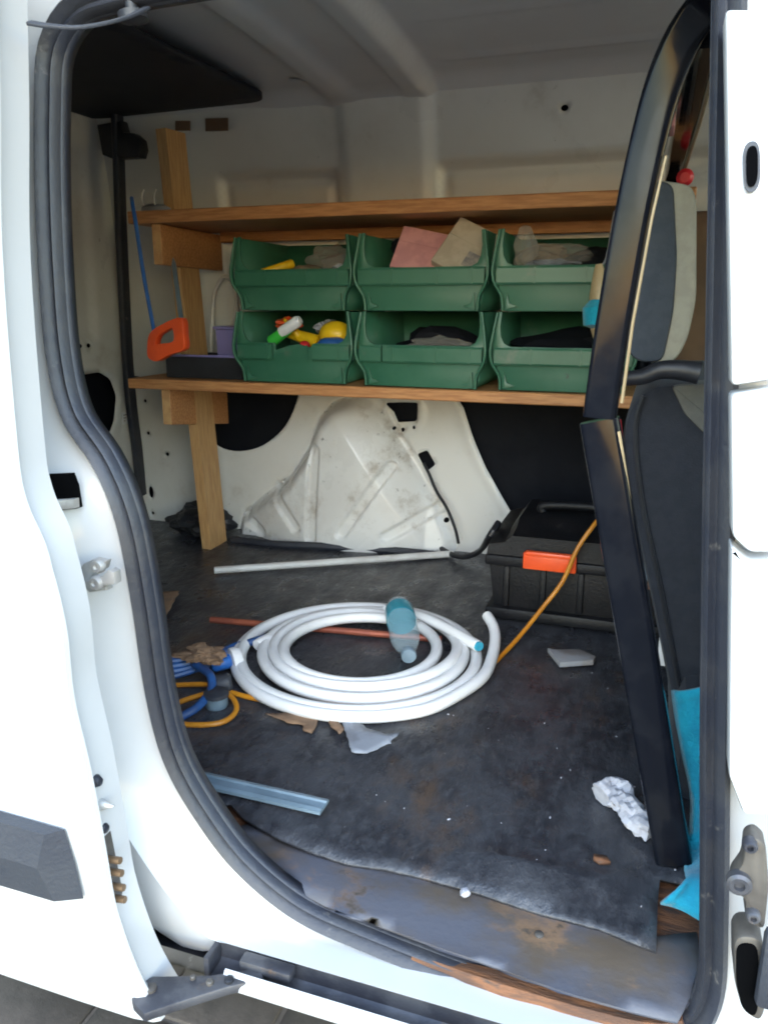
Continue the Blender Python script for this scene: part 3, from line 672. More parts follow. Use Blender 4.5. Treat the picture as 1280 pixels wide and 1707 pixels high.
bp_ = rpoly(xz([(-0.0101,1,0.52), (0.0059,1,0.5263), (0.0915,1,0.529), (0.1425,1,0.4183), (0.1855,1,0.1105), (0.0626,1,0.0875), (0.0187,1,0.2513), (-0.0168,1,0.3757), (-0.0341,1,0.4511), (-0.029,1,0.496)]), .02)
bm = BM(); slab(bm, [(a, 0, b) for a, b in bp_], 1.0, 1.42, .010); obj('backrest', bm, 'seat', seat)
bp_ = rpoly(xz([(0.0181,0.995,0.525), (0.0909,0.995,0.5315), (0.1022,0.995,0.4562), (0.0594,0.995,0.4704), (0.0359,0.995,0.4922)]), .006)
bm = BM(); slab(bm, [(a, 0, b) for a, b in bp_], .994, 1.05, .003); obj('shoulder_panel', bm, 'shoulder', seat)
bm = BM(); tube(bm, [(-0.0121,0.998,0.5115), (-0.0183,0.998,0.4673), (-0.0025,0.998,0.3774), (0.0281,0.998,0.2695), (0.0637,0.998,0.1324)], .003, 6, 6); obj('seam_piping', bm, 'blackpl', seat)
for yy in (1.12, 1.24):
    bm = BM(); tube(bm, [V(.005, yy, .50), V(.005, yy, .57)], .006, 8, 0); obj('headrest_post', bm, 'steel', seat)
bm = BM(); box(bm, (.06, .93, -.0), (.45, 1.42, .16), .03); obj('seat_base', bm, 'seat', seat)
bm = BM(); tube(bm, [(-0.0408,0.95,0.535), (-0.0146,0.95,0.5385), (0.0042,0.95,0.5464), (0.0265,0.95,0.547), (0.0457,0.95,0.5442)], .010, 10, 6, scale=lambda t, i: .8+.5*t); obj('recliner_bar', bm, 'blackpl', seat)

# ------------------------------------------------------------------ shelf rack
rack = thing('shelf_rack', 'two-tier pine plank shelf with upright post against the far van wall', 'shelf', (-1.1, 1.7, 0))
def plank(name, a, b, m, parent, rot=None, bev=.002):
    bm = BM(); box(bm, a, b, bev, 1)
    return obj(name, bm, m, parent, smooth=30)
pf = [(-1.0749,1.6835,0), (-1.0525,1.7584,0)]
plank('shelf_board', (-1.165, 1.545, .427), (.04, 1.83, .450), 'wood', rack)
plank('shelf_board', (-1.13, 1.545, .789), (.04, 1.82, .815), 'wood', rack)
bm = BM(); a0, a1 = V(-1.067, 1.722, 0), V(-1.096, 1.685, 1.00)
sweep(bm, [a0, a1], [(-.013, -.040), (.013, -.040), (.013, .040), (-.013, .040)], up=(0, -1, 0)); obj('post', bm, 'woodpost', rack, smooth=20)
for z0, z1, x0 in ((.343, .4265, -1.088), (.703, .7885, -1.082)):
    tl = .034 if z0 < .5 else .004
    b = plank('bracket', (x0, 1.565, z0), (x0+.022, 1.826, z1), 'wood', rack)
    bm = BM(); box(bm, (x0+.0005, 1.5635, z0+.0005), (x0+.0215, 1.565, z1-.0005)); obj('end_grain', bm, 'woodend', b)
    for v in b.data.vertices: v.co.z -= tl*(v.co.y-(1.565-1.7))/.26
bm = BM(); box(bm, (-1.05, 1.80, .765), (.04, 1.823, .7885), .002); obj('batten', bm, 'wood', rack)

# ------------------------------------------------------------------ storage bins
def build_bin(name, label, loc, notch):
    t = thing(name, label, 'bin', loc, 'green open-front storage bins')
    L = lambda x, y, z: V(x, y, z)+Vector(loc)
    # tub: floor, sides, back as one open shell
    bm = BM()
    Wd, D, Hh, th = .128, .25, .150, .004
    inn = .124
    prof = [(-Wd, Hh), (-inn+.004, .012), (-inn+.016, .002), (inn-.016, .002), (inn-.004, .012), (Wd, Hh)]
    prof = [(-Wd, Hh), (-Wd+.003, .08), (-inn+.002, .02), (-inn+.014, .002), (inn-.014, .002), (inn-.002, .02), (Wd-.003, .08), (Wd, Hh)]
    r0 = [bm.verts.new(L(x, .006, z)) for x, z in prof]; r1 = [bm.verts.new(L(x*.97, D, z)) for x, z in prof]
    for i in range(len(prof)-1): bm.faces.new((r0[i], r0[i+1], r1[i+1], r1[i]))
    bm.faces.new(r1)
    solid(obj('tub', bm, 'bin', t, smooth=50), .004, 0)
    # front face with the wide scooped opening
    o = [(-.116, .001), (-.119, .030), (-.128, .046), (-.137, .054), (-.137, .085), (-.133, .112), (-.126, .152), (-.119, .152), (-.1215, .125), (-.1195, .105), (-.113, .092), (-.101, .0855)]
    if notch == 1: top = [(-.045, .085), (-.043, .070), (-.030, .074), (-.012, .080), (.012, .083), (.038, .076), (.045, .085)]
    else: top = [(0, .085)]
    outl = o+top+[(-x, z) for x, z in o[::-1]]
    bm = BM(); prism(bm, [L(x, 0, z) for x, z in outl], (0, .006, 0), .0012); fc = obj('front_wall', bm, 'bin', t, smooth=35)
    # protruding label lip in segments
    if notch == 1: segs = [(-.130, -.048), (.046, .130)]
    elif notch == 2: segs = [(-.130, -.082), (-.078, .130)]
    else: segs = [(-.130, .130)]
    for s0, s1 in segs:
        bm = BM(); sweep(bm, [L(s0, 0, .067), L(s1, 0, .067)], [(.016, .0), (.017, .010), (.013, .0125), (-.013, .0125), (-.017, .010), (-.016, 0)], up=(0, -1, 0)); obj('label_lip', bm, 'bin', t, smooth=30)
    for x in (-.058, .035, .105):
        bm = BM(); box(bm, L(x-.0015, -.0145, .052), L(x+.0015, -.012, .082)); obj('lip_rib', bm, 'bin', fc)
    # side flanges down the front edges
    for s in (-1, 1):
        bm = BM(); sweep(bm, resample(catmull([L(s*.117, -.002, .002), L(s*.120, -.004, .030), L(s*.133, -.010, .052), L(s*.1375, -.012, .075), L(s*.135, -.010, .10), L(s*.127, -.004, .150)], 4), .01), rrect(.005, .014, .002, 2), up=(0, -1, 0)); obj('side_flange', bm, 'bin', t)
        bm = BM(); prism(bm, [L(s*.112, .0, .002), L(s*.088, .0, .010), L(s*.104, .0, .016), L(s*.110, .0, .036)], (0, -.006, 0), .001); obj('stacking_foot', bm, 'bin', t)
    return t
BX = (-.742, -.457, -.174); BY = 1.558
names = {(0, 1): 'green bin holding a yellow tube and clear bags, top left of six', (1, 1): 'green bin holding the pink and the beige carton', (2, 1): 'green bin with a clear film bag, top right beside the black frame',
         (0, 0): 'green bin with broken lip full of yellow, green and blue tubes', (1, 0): 'green bin with a split lip below the pink carton bin', (2, 0): 'green bin lowest right, dark inside, partly behind the black frame'}
for r_ in (0, 1):
    for c_ in range(3):
        nk = 1 if (c_, r_) == (0, 0) else 2 if (c_, r_) == (1, 0) else 0
        tb_ = build_bin('storage_bin', names[(c_, r_)], (BX[c_], BY, .4515+r_*.1525), nk)
        tb_.rotation_euler.z = R(random.uniform(-1.6, 1.6)); tb_.location.y += random.uniform(-.004, .005)

# contents
def carton(name, label, c, size, rot, m, extra=None):
    t = thing(name, label, 'carton', c)
    mt = Matrix.Translation(c) @ rot.to_4x4()
    bm = BM(); box(bm, -Vector(size)/2, Vector(size)/2, .0015, 1, mt); body = obj('carton_body', bm, m, t, smooth=30)
    bm = BM(); box(bm, V(-size[0]/2+.003, -size[1]/2-.0012, size[2]*.12), V(size[0]/2-.003, -size[1]/2, size[2]*.20), 0, 1, mt); obj('flap_edge', bm, m, t)
    if extra:
        bm = BM(); box(bm, V(.004, -size[1]/2-.0022, -size[2]*.32), V(.044, -size[1]/2-.0012, -size[2]*.02), 0, 1, mt); obj('carton_label', bm, extra, t)
    return t
from mathutils import Euler
carton('carton', 'pink carton tilted in the middle top green bin', (-.485, 1.640, .712), (.098, .05, .10), Euler((R(-32), R(12), R(4))).to_matrix(), 'pink')
carton('carton', 'beige carton with dark print beside the pink carton', (-.382, 1.640, .712), (.108, .05, .115), Euler((R(-32), R(26), R(-3))).to_matrix(), 'beigebox', 'dklabel')
def blob(bm, c, r, seed, amp=.35, sub=3):
    b0 = len(bm.verts)
    res = bmesh.ops.create_icosphere(bm, subdivisions=sub, radius=1)
    for v in res['verts']:
        d = v.co.normalized(); k = 1+amp*(noise.noise(d*1.7+Vector((seed, 0, 0)))+.6*noise.noise(d*4.5+Vector((0, seed, 0))))
        v.co = Vector(c)+Vector((d.x*r[0], d.y*r[1], d.z*r[2]))*k
    return bm
def bag(label, c, r, seed, m='bag', sub=3, name='plastic_bag', cat='bag', amp=.45):
    bm = BM(); blob(bm, c, r, seed, amp, sub); return tag(obj(name, bm, m, None, loc=(c[0], c[1], c[2]-r[2]), smooth=25), label, cat)
bag('crumpled clear bag in the top left green bin', (-.66, 1.65, .690), (.065, .055, .030), 3)
bag('small tan packet in the top left green bin', (-.74, 1.64, .682), (.045, .03, .018), 8, 'tan', 3, 'goods_packet', 'packet', .3)
bag('clear film bag in the top right green bin', (-.20, 1.66, .700), (.085, .055, .035), 14)
bag('black bundle in the top right green bin beside the frame', (-.135, 1.66, .698), (.05, .04, .028), 18, 'liner', 3, 'dark_bundle', 'bundle', .3)
bag('grey wrapped fittings in the middle lower green bin', (-.45, 1.70, .522), (.10, .07, .045), 23, 'liner', 3, 'fittings_bag', 'bag', .3)
bag('dark cable bundle in the lower right green bin', (-.17, 1.70, .522), (.11, .07, .045), 31, 'liner', 3, 'cable_bundle', 'cable', .3)
def cyl(name, label, cat, a, b, r, m, r2=None, n=14, capm=None):
    a, b = Vector(a), Vector(b); L_ = (b-a).length; r2 = r2 if r2 is not None else r
    bm = BM(); lathe(bm, [(r*.7, 0), (r, .004), (r, L_*.3), (r*.5+r2*.5, L_*.6), (r2, L_-.004), (r2*.7, L_)], a, b-a, n)
    o = obj(name, bm, m, None, loc=a); tag(o, label, cat)
    return o
bag('crumpled clear bag at the back of the top left green bin', (-.71, 1.70, .712), (.05, .04, .028), 103)
bag('white folded slip in the top left green bin', (-.645, 1.61, .690), (.022, .02, .012), 105, 'paper', 3, 'paper_slip', 'paper', .5)
bag('clear film standing up beside the beige carton bin', (-.265, 1.63, .715), (.022, .03, .045), 107)
bag('dusty tan bundle at the back of the top right green bin', (-.24, 1.70, .705), (.05, .04, .03), 109, 'tan', 3, 'tan_bundle', 'bundle', .4)
bag('black wad behind the pink carton', (-.545, 1.69, .735), (.02, .02, .02), 111, 'liner', 2, 'black_wad', 'wad', .3)
bag('clear packet of fittings in the split-lip bin', (-.44, 1.625, .535), (.06, .035, .016), 113)
bag('crumpled orange wrapper at the left of the broken-lipped bin', (-.80, 1.66, .575), (.03, .025, .014), 121, 'orange', 3, 'wrapper', 'wrapper', .5)
bag('crumpled white receipt behind the yellow dome', (-.71, 1.68, .566), (.03, .025, .016), 123, 'paper', 3, 'receipt', 'paper', .5)
cyl('nozzle', 'pointed yellow nozzle sticking up in the broken-lipped bin', 'nozzle', (-.765, 1.64, .545), (-.80, 1.635, .585), .010, 'yellow', .004)
bag('grey wire tangle at the front of the top right green bin', (-.21, 1.61, .690), (.05, .025, .012), 127, 'tape', 3, 'wire_tangle', 'wire', .6)
cyl('glue_tube', 'yellow tube with red end in the top left green bin', 'tube', (-.835, 1.60, .682), (-.775, 1.64, .705), .010, 'yellow')
o = cyl('sealant_tube', 'green and white tube in the broken-lipped bin', 'tube', (-.820, 1.60, .535), (-.765, 1.60, .570), .013, 'green', .011)
bm = BM(); lathe(bm, [(.012, 0), (.0125, .01), (.0125, .05), (.009, .056)], (-.79, 1.597, .557), (.055, -.004, .032), 12); obj('white_sleeve', bm, 'white', o)
cyl('funnel_tube', 'yellow angled tube behind the green and white tube', 'tube', (-.815, 1.65, .560), (-.72, 1.64, .535), .012, 'yellow', .016)
bag('rounded yellow plastic dome in the broken-lipped bin', (-.675, 1.63, .553), (.036, .03, .030), 41, 'yellow', 3, 'yellow_dome', 'dome', .08)
bag('blue plastic piece in front of the yellow dome', (-.668, 1.60, .533), (.038, .022, .016), 43, 'blue', 3, 'blue_piece', 'plastic piece', .12)
bag('red plug in the broken-lipped bin', (-.735, 1.60, .530), (.013, .013, .011), 45, 'red', 2, 'red_plug', 'plug', .12)
bag('pale blue film wad at the right of the broken-lipped bin', (-.62, 1.63, .540), (.022, .03, .026), 47, 'strip', 3, 'film_wad', 'film', .4)
bag('tiny yellow fitting at the right of the broken-lipped bin', (-.612, 1.595, .534), (.012, .012, .009), 49, 'yellow', 2, 'yellow_fitting', 'fitting', .2)

# ------------------------------------------------------------------ things at the left of the shelves
hs = thing('hacksaw', 'hacksaw with orange handle and blue frame hanging from the top shelf', 'hacksaw', (-1.0414,1.53,0.4962))
bm = BM(); ho = catmull([(-1.0867,1.53,0.5219), (-1.0774,1.53,0.5538), (-1.0426,1.53,0.575), (-0.9937,1.53,0.5883), (-0.989,1.53,0.5497), (-0.9911,1.53,0.521), (-1.0326,1.53,0.507), (-1.0638,1.53,0.493), (-1.0854,1.53,0.5006)], 4, True)
hi_ = catmull([(-1.0637,1.53,0.5302), (-1.0558,1.53,0.5488), (-1.0329,1.53,0.5608), (-1.017,1.53,0.5649), (-1.0176,1.53,0.5388), (-1.0446,1.53,0.5332)], 4, True)
sheet(bm, [(p.x, p.z) for p in ho], [[(p.x, p.z) for p in hi_]], .008, lambda u, v: V(u, 1.53, v))
o = solid(obj('handle', bm, 'orange', hs), .022, 0); bv = o.modifiers.new('round', 'BEVEL'); bv.width = .005; bv.segments = 2
bm = BM(); tube(bm, [(-1.0711,1.53,0.5539), (-1.088,1.53,0.6779), (-1.0971,1.53,0.7782), (-1.1056,1.535,0.8232), (-1.1179,1.55,0.8425)], .0045, 8, 4); obj('saw_frame', bm, 'blue', hs)
bm = BM(); sweep(bm, [Vector((-1.0021,1.535,0.5804)), Vector((-1.0552,1.6,0.7057)), Vector((-1.07,1.61,0.7221))], rrect(.012, .004, .001, 1), up=(0, -1, 0)); obj('saw_blade', bm, 'strip', hs)
t = thing('tray_box', 'low black tray standing on the lower shelf beside the bins', 'tray', (-.96, 1.66, .4515))
for a, b in (((-1.085, 1.585, .4515), (-.885, 1.589, .500)), ((-1.085, 1.75, .4515), (-.885, 1.754, .500)), ((-1.085, 1.589, .4515), (-1.081, 1.75, .500)), ((-.889, 1.589, .4515), (-.885, 1.75, .500))):
    bm = BM(); box(bm, a, b, .001, 1); obj('tray_side', bm, 'blackpl', t)
bm = BM(); box(bm, (-1.081, 1.589, .4515), (-.889, 1.75, .456)); obj('tray_bottom', bm, 'blackpl', t)
bm = BM(); box(bm, (-1.088, 1.581, .5005), (-.884, 1.588, .505), .001, 1); obj('tray_rim', bm, 'purple', t)
t = thing('plastic_tub', 'small lilac plastic tub behind the black tray', 'tub', (-.955, 1.70, .4565))
bm = BM(); prism(bm, [V(-.99, 1.66, .457), V(-.905, 1.66, .457), V(-.902, 1.66, .560), V(-.993, 1.66, .560)], (0, .08, 0), .003); obj('tub_body', bm, 'purple', t)
bm = BM(); box(bm, (-.997, 1.654, .560), (-.898, 1.744, .567), .002); obj('tub_rim', bm, 'purple', t)
bm = BM(); tube(bm, [(-1.0943,1.8,0.4773), (-1.0848,1.8,0.5683), (-1.073,1.8,0.6423), (-1.0464,1.8,0.6828), (-1.0199,1.8,0.671), (-1.0125,1.8,0.6202), (-1.0295,1.8,0.5613), (-1.0579,1.8,0.5506), (-1.0783,1.8,0.5609)], .005, 8, 6)
tag(obj('white_cable', bm, 'pipe', None, loc=(-1.0943,1.8,0.4773)), 'loop of white cable on the wall between post and bins', 'cable')
t = thing('pipe_clamp', 'small greenish clamp with wires on the left end of the top shelf', 'clamp', (-1.12, 1.62, .8155))
bm = BM(); lathe(bm, [(.03, 0), (.034, .004), (.032, .014), (.02, .02), (.0, .021)], (-1.105, 1.62, .8155), (0, 0, 1), 18); obj('clamp_body', bm, 'tape', t)
for dx in (-.02, .012):
    bm = BM(); tube(bm, [V(-1.105+dx, 1.60, .83), V(-1.107+dx, 1.60, .85), V(-1.10+dx, 1.60, .865)], .002, 6, 4); obj('wire', bm, 'steel', t)
bag('black crumpled bag on the floor behind the shelf post', (-1.15, 1.80, .038), (.085, .05, .045), 5, 'blackpl', 4, 'dark_bag', 'bag', .35)

# ------------------------------------------------------------------ toolbox
tb = thing('toolbox', 'black plastic toolbox with an orange latch on the load floor', 'toolbox', (-.10, 1.59, .002))
x0, x1, y0, y1 = -.283, .075, 1.464, 1.735
bm = BM(); prism(bm, [V(x0+.012, y0+.010, .004), V(x1-.012, y0+.010, .004), V(x1, y0+.002, .118), V(x0, y0+.002, .118)], (0, y1-y0-.012, 0), .006); bod = obj('box_body', bm, 'tool', tb)
bm = BM(); box(bm, (x0-.004, y0-.008, .006), (x1+.004, y1, .030), .006); obj('foot_band', bm, 'tool', bod)
bm = BM(); box(bm, (x0-.008, y0-.010, .118), (x1+.008, y1+.004, .140), .006); obj('rim_band', bm, 'tool', bod)
for i in range(5):
    xx = x0+.03+i*.072; bm = BM(); box(bm, (xx, y0-.004, .032), (xx+.012, y0+.012, .117), .003); obj('body_rib', bm, 'tool', bod)
bm = BM()
lidp = [(x0-.004, .140), (x0-.002, .166), (x0+.03, .176), (x0+.045, .196), (x1-.045, .196), (x1-.03, .176), (x1+.002, .166), (x1+.004, .140)]
rg = []
for yy, kz, kx in ((y0-.006, 0, 1), (y0-.004, .72, 1), (y0+.05, .80, 1), (y0+.075, 1.0, 1), (y1-.03, 1.0, 1), (y1, .7, 1), (y1+.002, 0, 1)):
    rg.append([bm.verts.new((x, yy, .141+(z-.140)*(kz if kz < 1 else 1))) for x, z in lidp])
for A, B in zip(rg, rg[1:]):
    for j in range(len(lidp)-1): bm.faces.new((A[j], A[j+1], B[j+1], B[j]))
bm.faces.new(rg[0]); bm.faces.new(rg[-1][::-1])
lid = obj('box_lid', bm, 'tool', tb, smooth=30)
bm = BM(); tube(bm, [V(-.20, 1.60, .198), V(-.195, 1.60, .212), V(-.10, 1.60, .216), V(-.01, 1.60, .212), V(.0, 1.60, .198)], .009, 10, 6); obj('carry_handle', bm, 'tool', lid)
bm = BM(); box(bm, (-.213, y0-.022, .122), (-.112, y0-.0105, .156), .003); lt = obj('latch', bm, 'orange', tb)
bm = BM(); box(bm, (-.209, y0-.026, .150), (-.116, y0-.012, .159), .003); obj('latch_lip', bm, 'orange', lt)
bm = BM(); tube(bm, [(-0.4833,1.8528,0.012), (-0.4463,1.8132,0.012), (-0.4038,1.782,0.02), (-0.3604,1.749,0.05), (-0.2954,1.52,0.1562), (-0.2835,1.55,0.1787)], .007, 8, 6)
tag(obj('carry_strap', bm, 'blackpl', None, loc=(-0.4928,1.8894,0)), 'black strap trailing from the left side of the toolbox', 'strap')

# ------------------------------------------------------------------ things on the load floor
def FP(p, dz): return V(p[0], p[1], p[2]+dz)
def rod(name, label, cat, a, b, r, m, hollow=True):
    a, b = Vector(a), Vector(b); L_ = (b-a).length
    bm = BM(); lathe(bm, [(r*.8, .02), (r*.8, 0), (r, 0), (r, L_*.25), (r, L_*.5), (r, L_*.75), (r, L_), (r*.8, L_), (r*.8, L_-.02)], a, b-a, 14)
    return tag(obj(name, bm, m, None, loc=a), label, cat)
rod('plastic_pipe', 'straight white plastic pipe lying across the back of the floor', 'pipe', FP((-0.9449,1.5165,0), .011), FP((-0.4436,1.8221,0), .011), .0085, 'pipe')
rod('copper_rod', 'reddish copper pipe lying under the hose coil', 'pipe', FP((-0.7986,1.2576,0), .009), FP((-0.3397,1.3163,0), .009), .0065, 'copper')
# hose coil
hc = V(-.470, 1.205, 0)
pts = []
TURN = 4.86
n = 220
for i in range(n+1):
    t = i/n; th_ = R(8)-t*TURN*2*math.pi
    tu = t*TURN
    r_ = .236-.112*t+.006*math.sin(th_*1.0+1.2)+.006*noise.noise(Vector((tu*1.9, 3.1, 0)))
    cx = hc.x+.008*math.sin(tu*2.6+.6)+.008*t
    cyo = .008*math.sin(tu*2.1+2.0)
    z = .0115+.0040*tu+.007*noise.noise(Vector((tu*2.3, 0, 1.7)))*min(1, tu)
    pts.append(V(cx+r_*math.cos(th_), hc.y+cyo+r_*math.sin(th_), max(.0118, z)))
start = [(-0.256,1.2704,0.03), (-0.3008,1.3201,0.026)]
# free ends
lead = [V(-.268, 1.385, .040), V(-.248, 1.358, .033), V(-.238, 1.320, .024), V(-.232, 1.275, .018), V(-.230, 1.225, .013), V(-.234, 1.170, .012)]
path = resample(catmull(lead+pts[6:], 3), .01)
for _ in range(10): path = [path[0]]+[(path[i-1]+path[i]*2+path[i+1])/4 for i in range(1, len(path)-1)]+[path[-1]]
path = resample(catmull(path, 3), .0021)
bm = BM(); sweep(bm, path, circ(.0105, 10), scale=lambda t, i: 1.0 if i % 2 else .94)
hose = thing('hose_coil', 'coil of white corrugated hose lying on the load floor', 'hose', (hc.x, hc.y, 0))
obj('coiled_hose', bm, 'hose', hose, smooth=80)
tail = [V(*(-0.4725,1.3721,0.03)), V(*(-0.4073,1.3632,0.032)), V(*(-0.335,1.3182,0.034)), V(*(-0.2554,1.2515,0.036))]
bm = BM(); sweep(bm, resample(catmull(tail, 12), .0021), circ(.0105, 10), scale=lambda t, i: 1.0 if i % 2 else .94); obj('hose_tail', bm, 'hose', hose, smooth=80)
tv = (tail[-1]-tail[-2]).normalized()
bm = BM(); lathe(bm, [(.0085, -.006), (.0095, 0), (.0085, .004), (.003, .004)], tail[-1], tv, 12); obj('hose_plug', bm, 'teal', hose)
# bottle
ba, bb = V(*(-0.4249,1.318,0.062)), V(*(-0.3398,1.1195,0.05))
ax_ = (bb-ba).normalized(); L_ = .215; bb = ba+ax_*L_
bt = thing('water_bottle', 'clear blue plastic water bottle lying on the hose coil', 'bottle', ba)
bm = BM(); lathe(bm, [(a*.84, b*.88) for a, b in [(.010, .006), (.022, 0), (.030, .006), (.032, .02), (.032, .045), (.030, .05), (.032, .056), (.0315, .10), (.029, .112), (.032, .125), (.030, .15), (.022, .178), (.013, .192), (.0125, .205), (.0135, .206)]], ba, ax_, 24); obj('bottle_body', bm, 'pet', bt, smooth=60)
bm = BM(); lathe(bm, [(a*.84, b*.88) for a, b in [(.0325, .022), (.0328, .024), (.0328, .066), (.0325, .068)]], ba, ax_, 24); obj('bottle_label', bm, 'petlabel', bt)
bm = BM(); lathe(bm, [(a*.84, b*.88) for a, b in [(.015, .203), (.0155, .205), (.0155, .218), (.014, .220), (.0, .2201)]], ba, ax_, 18); obj('bottle_cap', bm, 'strip', bt)
# cords
bm = BM(); tube(bm, [(-0.0679,1.5,0.2382), (-0.0833,1.452,0.2234), (-0.1111,1.43,0.1767), (-0.1327,1.42,0.1147), (-0.1643,1.4,0.0649), (-0.2091,1.3253,0.012), (-0.247,1.1844,0.006), (-0.3111,1.0798,0.006), (-0.4304,1.0186,0.006), (-0.5598,1.0045,0.006), (-0.6261,1.0092,0.006), (-0.6563,0.9817,0.006),
                  (-0.6752,0.9423,0.006), (-0.6673,0.8984,0.006), (-0.6164,0.9011,0.006), (-0.5763,0.9205,0.007), (-0.5727,0.9579,0.008), (-0.596,0.9829,0.016), (-0.6489,1.0071,0.014), (-0.7141,1.0009,0.006)], .0042, 8, 8)
tag(obj('extension_cord', bm, 'cord', None, loc=(-0.2494,1.196,0)), 'orange cord running from the toolbox under the hose to a loop at left', 'cord')
bc = thing('blue_cable', 'tangled blue cable with a white plug at the left edge of the floor', 'cable', (-0.722,1.0863,0))
bm = BM(); tube(bm, [(-0.6304,1.1771,0.03), (-0.6528,1.1589,0.025), (-0.6885,1.1447,0.014), (-0.6941,1.0824,0.02), (-0.698,1.0419,0.03), (-0.6461,1.0046,0.034), (-0.63,0.9802,0.022), (-0.629,0.9389,0.014), (-0.6433,0.9105,0.008), (-0.6618,0.8782,0.008)], .007, 10, 8); obj('cable_run', bm, 'bluedk', bc)
for k in range(4):
    bm = BM(); tube(bm, [(-0.6583,1.0785,0.024), FP((-0.6889,1.0638,0.018), .006*k), FP((-0.72,1.029,0.018), .007*k-.004), FP((-0.7485,1.0043,0.014), .007*k)], .0055, 8, 6)
    for v in bm.verts: v.co.x += .004*k; v.co.y += .010*(k-1)
    obj('cable_loop', bm, 'bluedk', bc)
bm = BM(); a = V(*(-0.6728,1.0515,0.024)); b = V(*(-0.653,1.0735,0.026)); lathe(bm, [(.008, 0), (.013, .006), (.013, .030), (.010, .036)], a, b-a, 14); obj('plug_body', bm, 'blue', bc)
bm = BM(); lathe(bm, [(.013, .034), (.021, .036), (.021, .044), (.018, .052), (.008, .054)], a, b-a, 18); obj('plug_head', bm, 'white', bc)
bm = BM(); a = V(*(-0.6383,1.1499,0.024)); lathe(bm, [(.010, 0), (.011, .004), (.011, .03), (.009, .034)], a, V(*(-0.6298,1.1756,0.026))-a, 14); obj('cable_end', bm, 'white', bc)
bag('crumpled brown paper lying on the blue cable', (V(*(-0.6884,1.0489,0.045)))[:], (.036, .026, .011), 61, 'card', 4, 'paper_wad', 'paper', .6)
t = thing('pipe_sleeve', 'small blue-grey pipe sleeve beside the orange cord loop', 'sleeve', (-0.6147,0.9706,0))
bm = BM(); lathe(bm, [(.017, .001), (.018, .003), (.018, .022), (.016, .024)], (-0.6147,0.9706,0), (0, 0, 1), 18); cpb = obj('cap_body', bm, 'strip', t)
bm = BM(); lathe(bm, [(.019, .019), (.020, .020), (.020, .0255), (.018, .0265)], (-0.6147,0.9706,0), (0, 0, 1), 18); obj('cap_rim', bm, 'rub', cpb)
bm = BM(); lathe(bm, [(.014, 0), (.016, .003), (.016, .03), (.012, .034)], V(*(-0.6438,1.0023,0.014)), (.8, .5, .15), 14); o = tag(obj('dark_fitting', bm, 'rub', None, loc=(-0.6587,1.0254,0)), 'dark round fitting lying inside the orange cord loop', 'fitting')
# scraps
def scrap(name, label, cat, px, m, seed, z=.004, wave=.004, th=.0012, step=.012):
    bm = BM(); P2 = []
    for i in range(len(px)):
        a, b = Vector(px[i]), Vector(px[(i+1) % len(px)]); k = max(1, int((b-a).length/.006))
        for t in range(k):
            p = a.lerp(b, t/k); n2 = noise.noise_vector(Vector((p.x*90, p.y*90, seed)))
            P2.append((p.x+n2.x*.0035, p.y+n2.y*.0045))
    sheet(bm, P2, [], step, lambda u, v: V(u, v, z+wave*(.6+noise.noise(Vector((u*14, v*14, seed))))))
    return solid(tag(obj(name, bm, m, None, loc=px[0], smooth=80), label, cat), th, 1)
scrap('cardboard_scrap', 'torn brown cardboard scrap just in front of the hose', 'scrap', [(-0.5236,0.9589,0), (-0.5024,0.9738,0), (-0.4645,1.0024,0), (-0.4482,1.0002,0), (-0.4397,0.9692,0), (-0.4361,0.9346,0), (-0.4489,0.9372,0), (-0.4576,0.9539,0), (-0.4812,0.9512,0)], 'card', 1)
scrap('tape_scrap', 'torn grey tape patch in front of the hose', 'scrap', [(-0.4078,0.9875,0), (-0.3918,0.9968,0), (-0.362,0.9742,0), (-0.3329,0.9667,0), (-0.3138,0.9767,0), (-0.3174,0.9483,0), (-0.3416,0.9139,0), (-0.3619,0.9101,0), (-0.3782,0.9374,0)], 'tape', 2)
scrap('wood_scrap', 'brown torn patch of bare board near the left door edge', 'scrap', [(-0.9874,1.361,0), (-0.9516,1.3811,0), (-0.9238,1.316,0), (-0.9004,1.2551,0), (-0.9007,1.2224,0)], 'card', 3)
scrap('cardboard_scrap', 'small brown cardboard flake right of the brown scrap', 'scrap', [(-0.4276,0.9826,0), (-0.4134,0.9819,0), (-0.3933,0.9634,0), (-0.3959,0.9485,0), (-0.4141,0.9598,0)], 'card', 9)
bm = BM(); q = [V(*p) for p in ((-0.1438,1.3289,0.006), (-0.1302,1.327,0.016), (-0.0887,1.3426,0.006), (-0.0585,1.3215,0.005), (-0.0612,1.303,0.005), (-0.1158,1.2744,0.005))]
prism(bm, [V(p.x, p.y, .006) for p in q], (0, 0, .010), .0015)
tag(obj('tile_shard', bm, 'tile', None, loc=(-0.1011,1.3126,0)), 'grey broken tile shard in front of the toolbox', 'shard')
a, b = V(*(-0.5261,0.7738,0.012)), V(*(-0.3441,0.7722,0.012))
bm = BM(); sweep(bm, [a.lerp(b, k/8) for k in range(9)], [(-.014, 0), (.014, 0), (.014, .004), (.008, .0055), (.006, .0035), (-.006, .0035), (-.008, .0055), (-.014, .004)], up=(0, 0, 1))
tag(obj('plastic_strip', bm, 'strip', None, loc=a, smooth=25), 'pale blue ribbed plastic strip by the sill at lower left', 'strip')
